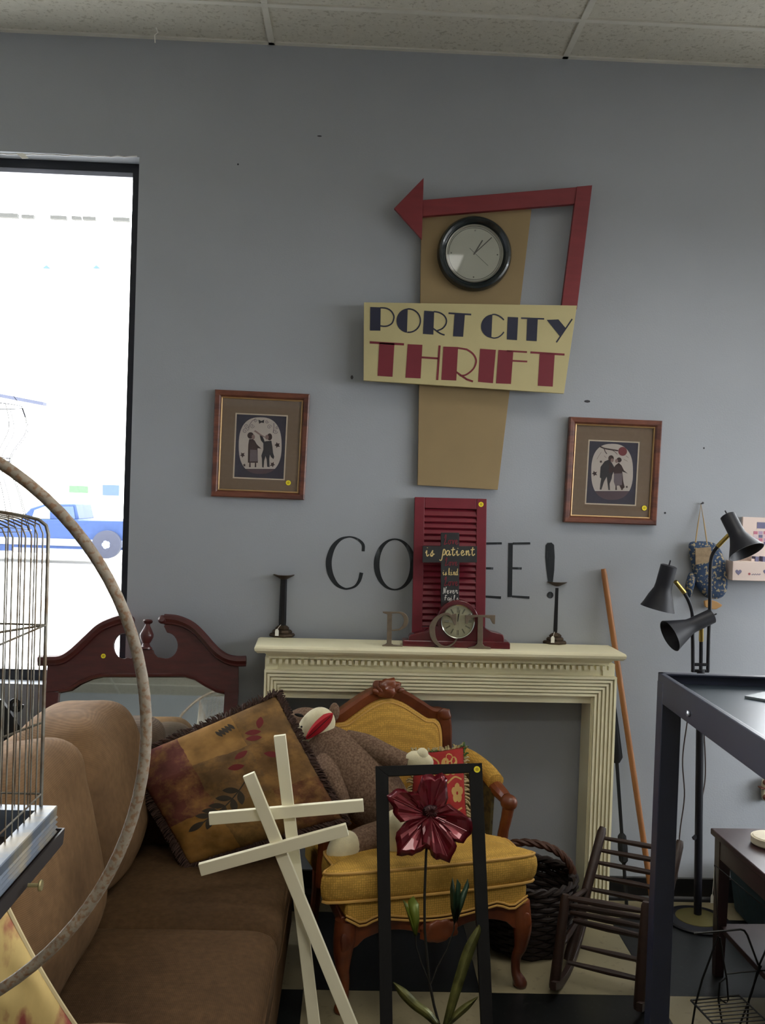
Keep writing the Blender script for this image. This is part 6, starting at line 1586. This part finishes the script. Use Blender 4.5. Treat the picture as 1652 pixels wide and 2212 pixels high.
ztr = P(118, 1742, -2.45).z; ztop = P(95, 1135, -2.45).z
CG = thing('birdcage', 'old square wire birdcage with galvanised tray hanging in the hoop stand', 'birdcage', (hcn.x, HY, ztr - .1))
def cw(nm, pts, r=.0016): return part(nm, MB().tube(pts, r, 5), M_CGW, CG)
roof = ztop + .038
ridge = hcn.z + hr_ - .045
def side_wire(y):
    for s, x in ((1, cx1), (-1, cx0)):
        cw('bar', [V(x, y, ztr), V(x, y, ztop - .012), V(x - s * .006, y, ztop + .002), V(x - s * .03, y, ztop + .012), V(hcn.x + s * .05, y, roof)], .0013)
ny = 15
for k in range(1, ny): side_wire(cy0_ + (cy1_ - cy0_) * k / ny)
nx = 22
for k in range(1, nx):
    x = cx0 + (cx1 - cx0) * k / nx
    for y in (cy0_, cy1_): cw('bar', [V(x, y, ztr), V(x, y, ztop + .010 + .026 * (1 - abs(x - hcn.x) / ((cx1 - cx0) / 2)))], .0011)
for x in (cx0, cx1):
    for y in (cy0_, cy1_):
        s = 1 if x > hcn.x else -1
        cw('corner_post', [V(x, y, ztr), V(x, y, ztop - .014), V(x - s * .004, y, ztop), V(x - s * .016, y, ztop + .009), V(x - s * .04, y, ztop + .014), V(hcn.x, y, roof + .004)], .0030)
cw('ridge_wire', [V(hcn.x, cy0_, roof + .004), V(hcn.x, cy1_, roof + .004)], .003)
zb = P(95, 1350, -2.45).z
for z, r_ in ((zb, .0018), (ztr + .02, .0018)):
    cw('band_wire', [V(cx0, cy0_, z), V(cx1, cy0_, z), V(cx1, cy1_, z), V(cx0, cy1_, z), V(cx0, cy0_, z)], r_)
zm = P(95, 1560, -2.45).z
cw('perch', [V(cx1, cy1_, zb), V((cx0 + cx1) / 2, cy0_, zb - .01)], .002); cw('perch', [V(cx1, cy1_, zm), V(hcn.x, cy1_ - .05, zm - .09)], .002)
cw('hanger', [V(hcn.x, HY, roof + .004), V(hcn.x, HY, ridge + .001)], .0025)
fx1, fx0, fy1, fy0 = cx1 + .024, cx0 - .024, cy1_ + .004, cy0_ - .02
def tray_ring(prof, nm, m):
    """prof: (outset, z) closed section swept round the rectangle"""
    mb = MB(); n_ = len(prof); vs = []
    for o_, z in prof: vs += [V(fx0 - o_, fy0 - o_, z), V(fx1 + o_, fy0 - o_, z), V(fx1 + o_, fy1 + o_, z), V(fx0 - o_, fy1 + o_, z)]
    fs = []
    for i in range(n_):
        j = (i + 1) % n_
        for k in range(4): fs.append((i * 4 + k, i * 4 + (k + 1) % 4, j * 4 + (k + 1) % 4, j * 4 + k))
    return part(nm, mb.add(vs, fs), m, CG, smooth=20)
z = ztr
tray_ring([(-.026, z), (0, z), (.001, z - .002), (0, z - .016), (.002, z - .019), (-.001, z - .023), (.002, z - .027), (-.001, z - .031), (.002, z - .035), (-.001, z - .039), (.002, z - .043), (-.002, z - .047), (-.026, z - .047)], 'tray_rim', M_TRY)
part('tray_floor', MB().mm((fx0 + .02, fy0 + .02, z - .047), (fx1 - .02, fy1 - .02, z - .043)), M_TRD, CG, smooth=0)
tray_ring([(.000, z - .047), (.006, z - .047), (.008, z - .040), (.011, z - .040), (.009, z - .066), (-.006, z - .068), (-.006, z - .047)], 'under_rail', M_TRD)
sc_ = V(fx1 + .018, P(72, 1892, -2.6).y, z - .058); sc_.y = -2.62
part('thumb_screw', MB().tube([sc_ - V(.004, 0, 0), sc_ + V(.012, 0, 0)], .003, 8).lathe([(.0075, 0), (.0085, .002), (.0075, .004)], 14, Matrix.Translation(sc_ + V(.012, 0, 0)) @ Matrix.Rotation(PI / 2, 4, 'Y')), mat('screw_brass', (170, 160, 120), .35, metal=.8), CG)

# ================================================================== IRON SCROLL AND WIRE PLANTER UNDER / BESIDE THE WINDOW
M_WI = mat('wrought_iron', (18, 19, 22), .5, metal=.3)
sc0 = P(35, 1520, -.16)
WS = thing('iron_scroll_stand', 'black wrought iron scroll plant stand under the window', 'plant stand', (sc0.x - .05, -.16, 0))
part('scroll', MB().tube([P(34 + (16 - k * .28) * math.cos(.35 * k), 1522 + (16 - k * .28) * math.sin(.35 * k), -.16) for k in range(44)], .0045, 6), M_WI, WS)
part('stem', MB().tube([P(20, 1530, -.16), P(16, 1600, -.16), V(sc0.x - .04, -.16, .02)], .006, 8), M_WI, WS)
part('panel', MB().prism([P(-90, 1510, -.17), P(2, 1512, -.17), P(42, 1568, -.17), P(46, 1640, -.17), P(-90, 1640, -.17)], (0, .02, 0)), M_WI, WS, smooth=0)
part('foot', MB().lathe([(.09, 0), (.09, .01), (.02, .02)], 20, Matrix.Translation((sc0.x - .04, -.16, 0))), M_WI, WS)
kn = P(20, 990, -.30)
pc_ = P(-70, 990, -.30)
r0 = abs(kn.x - pc_.x)
HP = thing('wire_planter', 'thin hanging wire planter silhouetted against the window', 'planter', P(-70, 1110, -.30))
M_HW = mat('planter_wire', (30, 34, 52), .5, metal=.4)
zt_, zk, zb2 = P(-70, 870, -.3).z, kn.z, P(-70, 1140, -.3).z
for k in range(12):
    a = 2 * PI * k / 12 + .02; u = V(math.cos(a), math.sin(a), 0)
    part('wire', MB().tube(smoothpath([pc_ + u * r0 * 1.25 + V(0, 0, zt_ - zk), pc_ + u * r0 * 1.38 + V(0, 0, (zt_ - zk) * .55), pc_ + u * r0 + V(0, 0, 0), pc_ + u * r0 * 1.25 + V(0, 0, (zb2 - zk) * .5), pc_ + u * r0 * 1.5 + V(0, 0, zb2 - zk)], 6), .0014, 5), M_HW, HP)
for dz, r_ in ((.006, r0), (-.006, r0), (zt_ - zk, r0 * 1.25), (zb2 - zk, r0 * 1.5)):
    part('ring', MB().tube([pc_ + V(r_ * math.cos(2 * PI * k / 32), r_ * math.sin(2 * PI * k / 32), dz) for k in range(32)], .0018, 5, closed=True), M_HW, HP)
part('hanger', MB().tube([pc_ + V(0, 0, zt_ - zk + .25), pc_ + V(0, 0, CEIL - pc_.z - .002)], .0012, 5).tube([pc_ + V(r0 * 1.25, 0, zt_ - zk), pc_ + V(0, 0, zt_ - zk + .25), pc_ + V(-r0 * 1.25, 0, zt_ - zk)], .0012, 5), M_HW, HP)
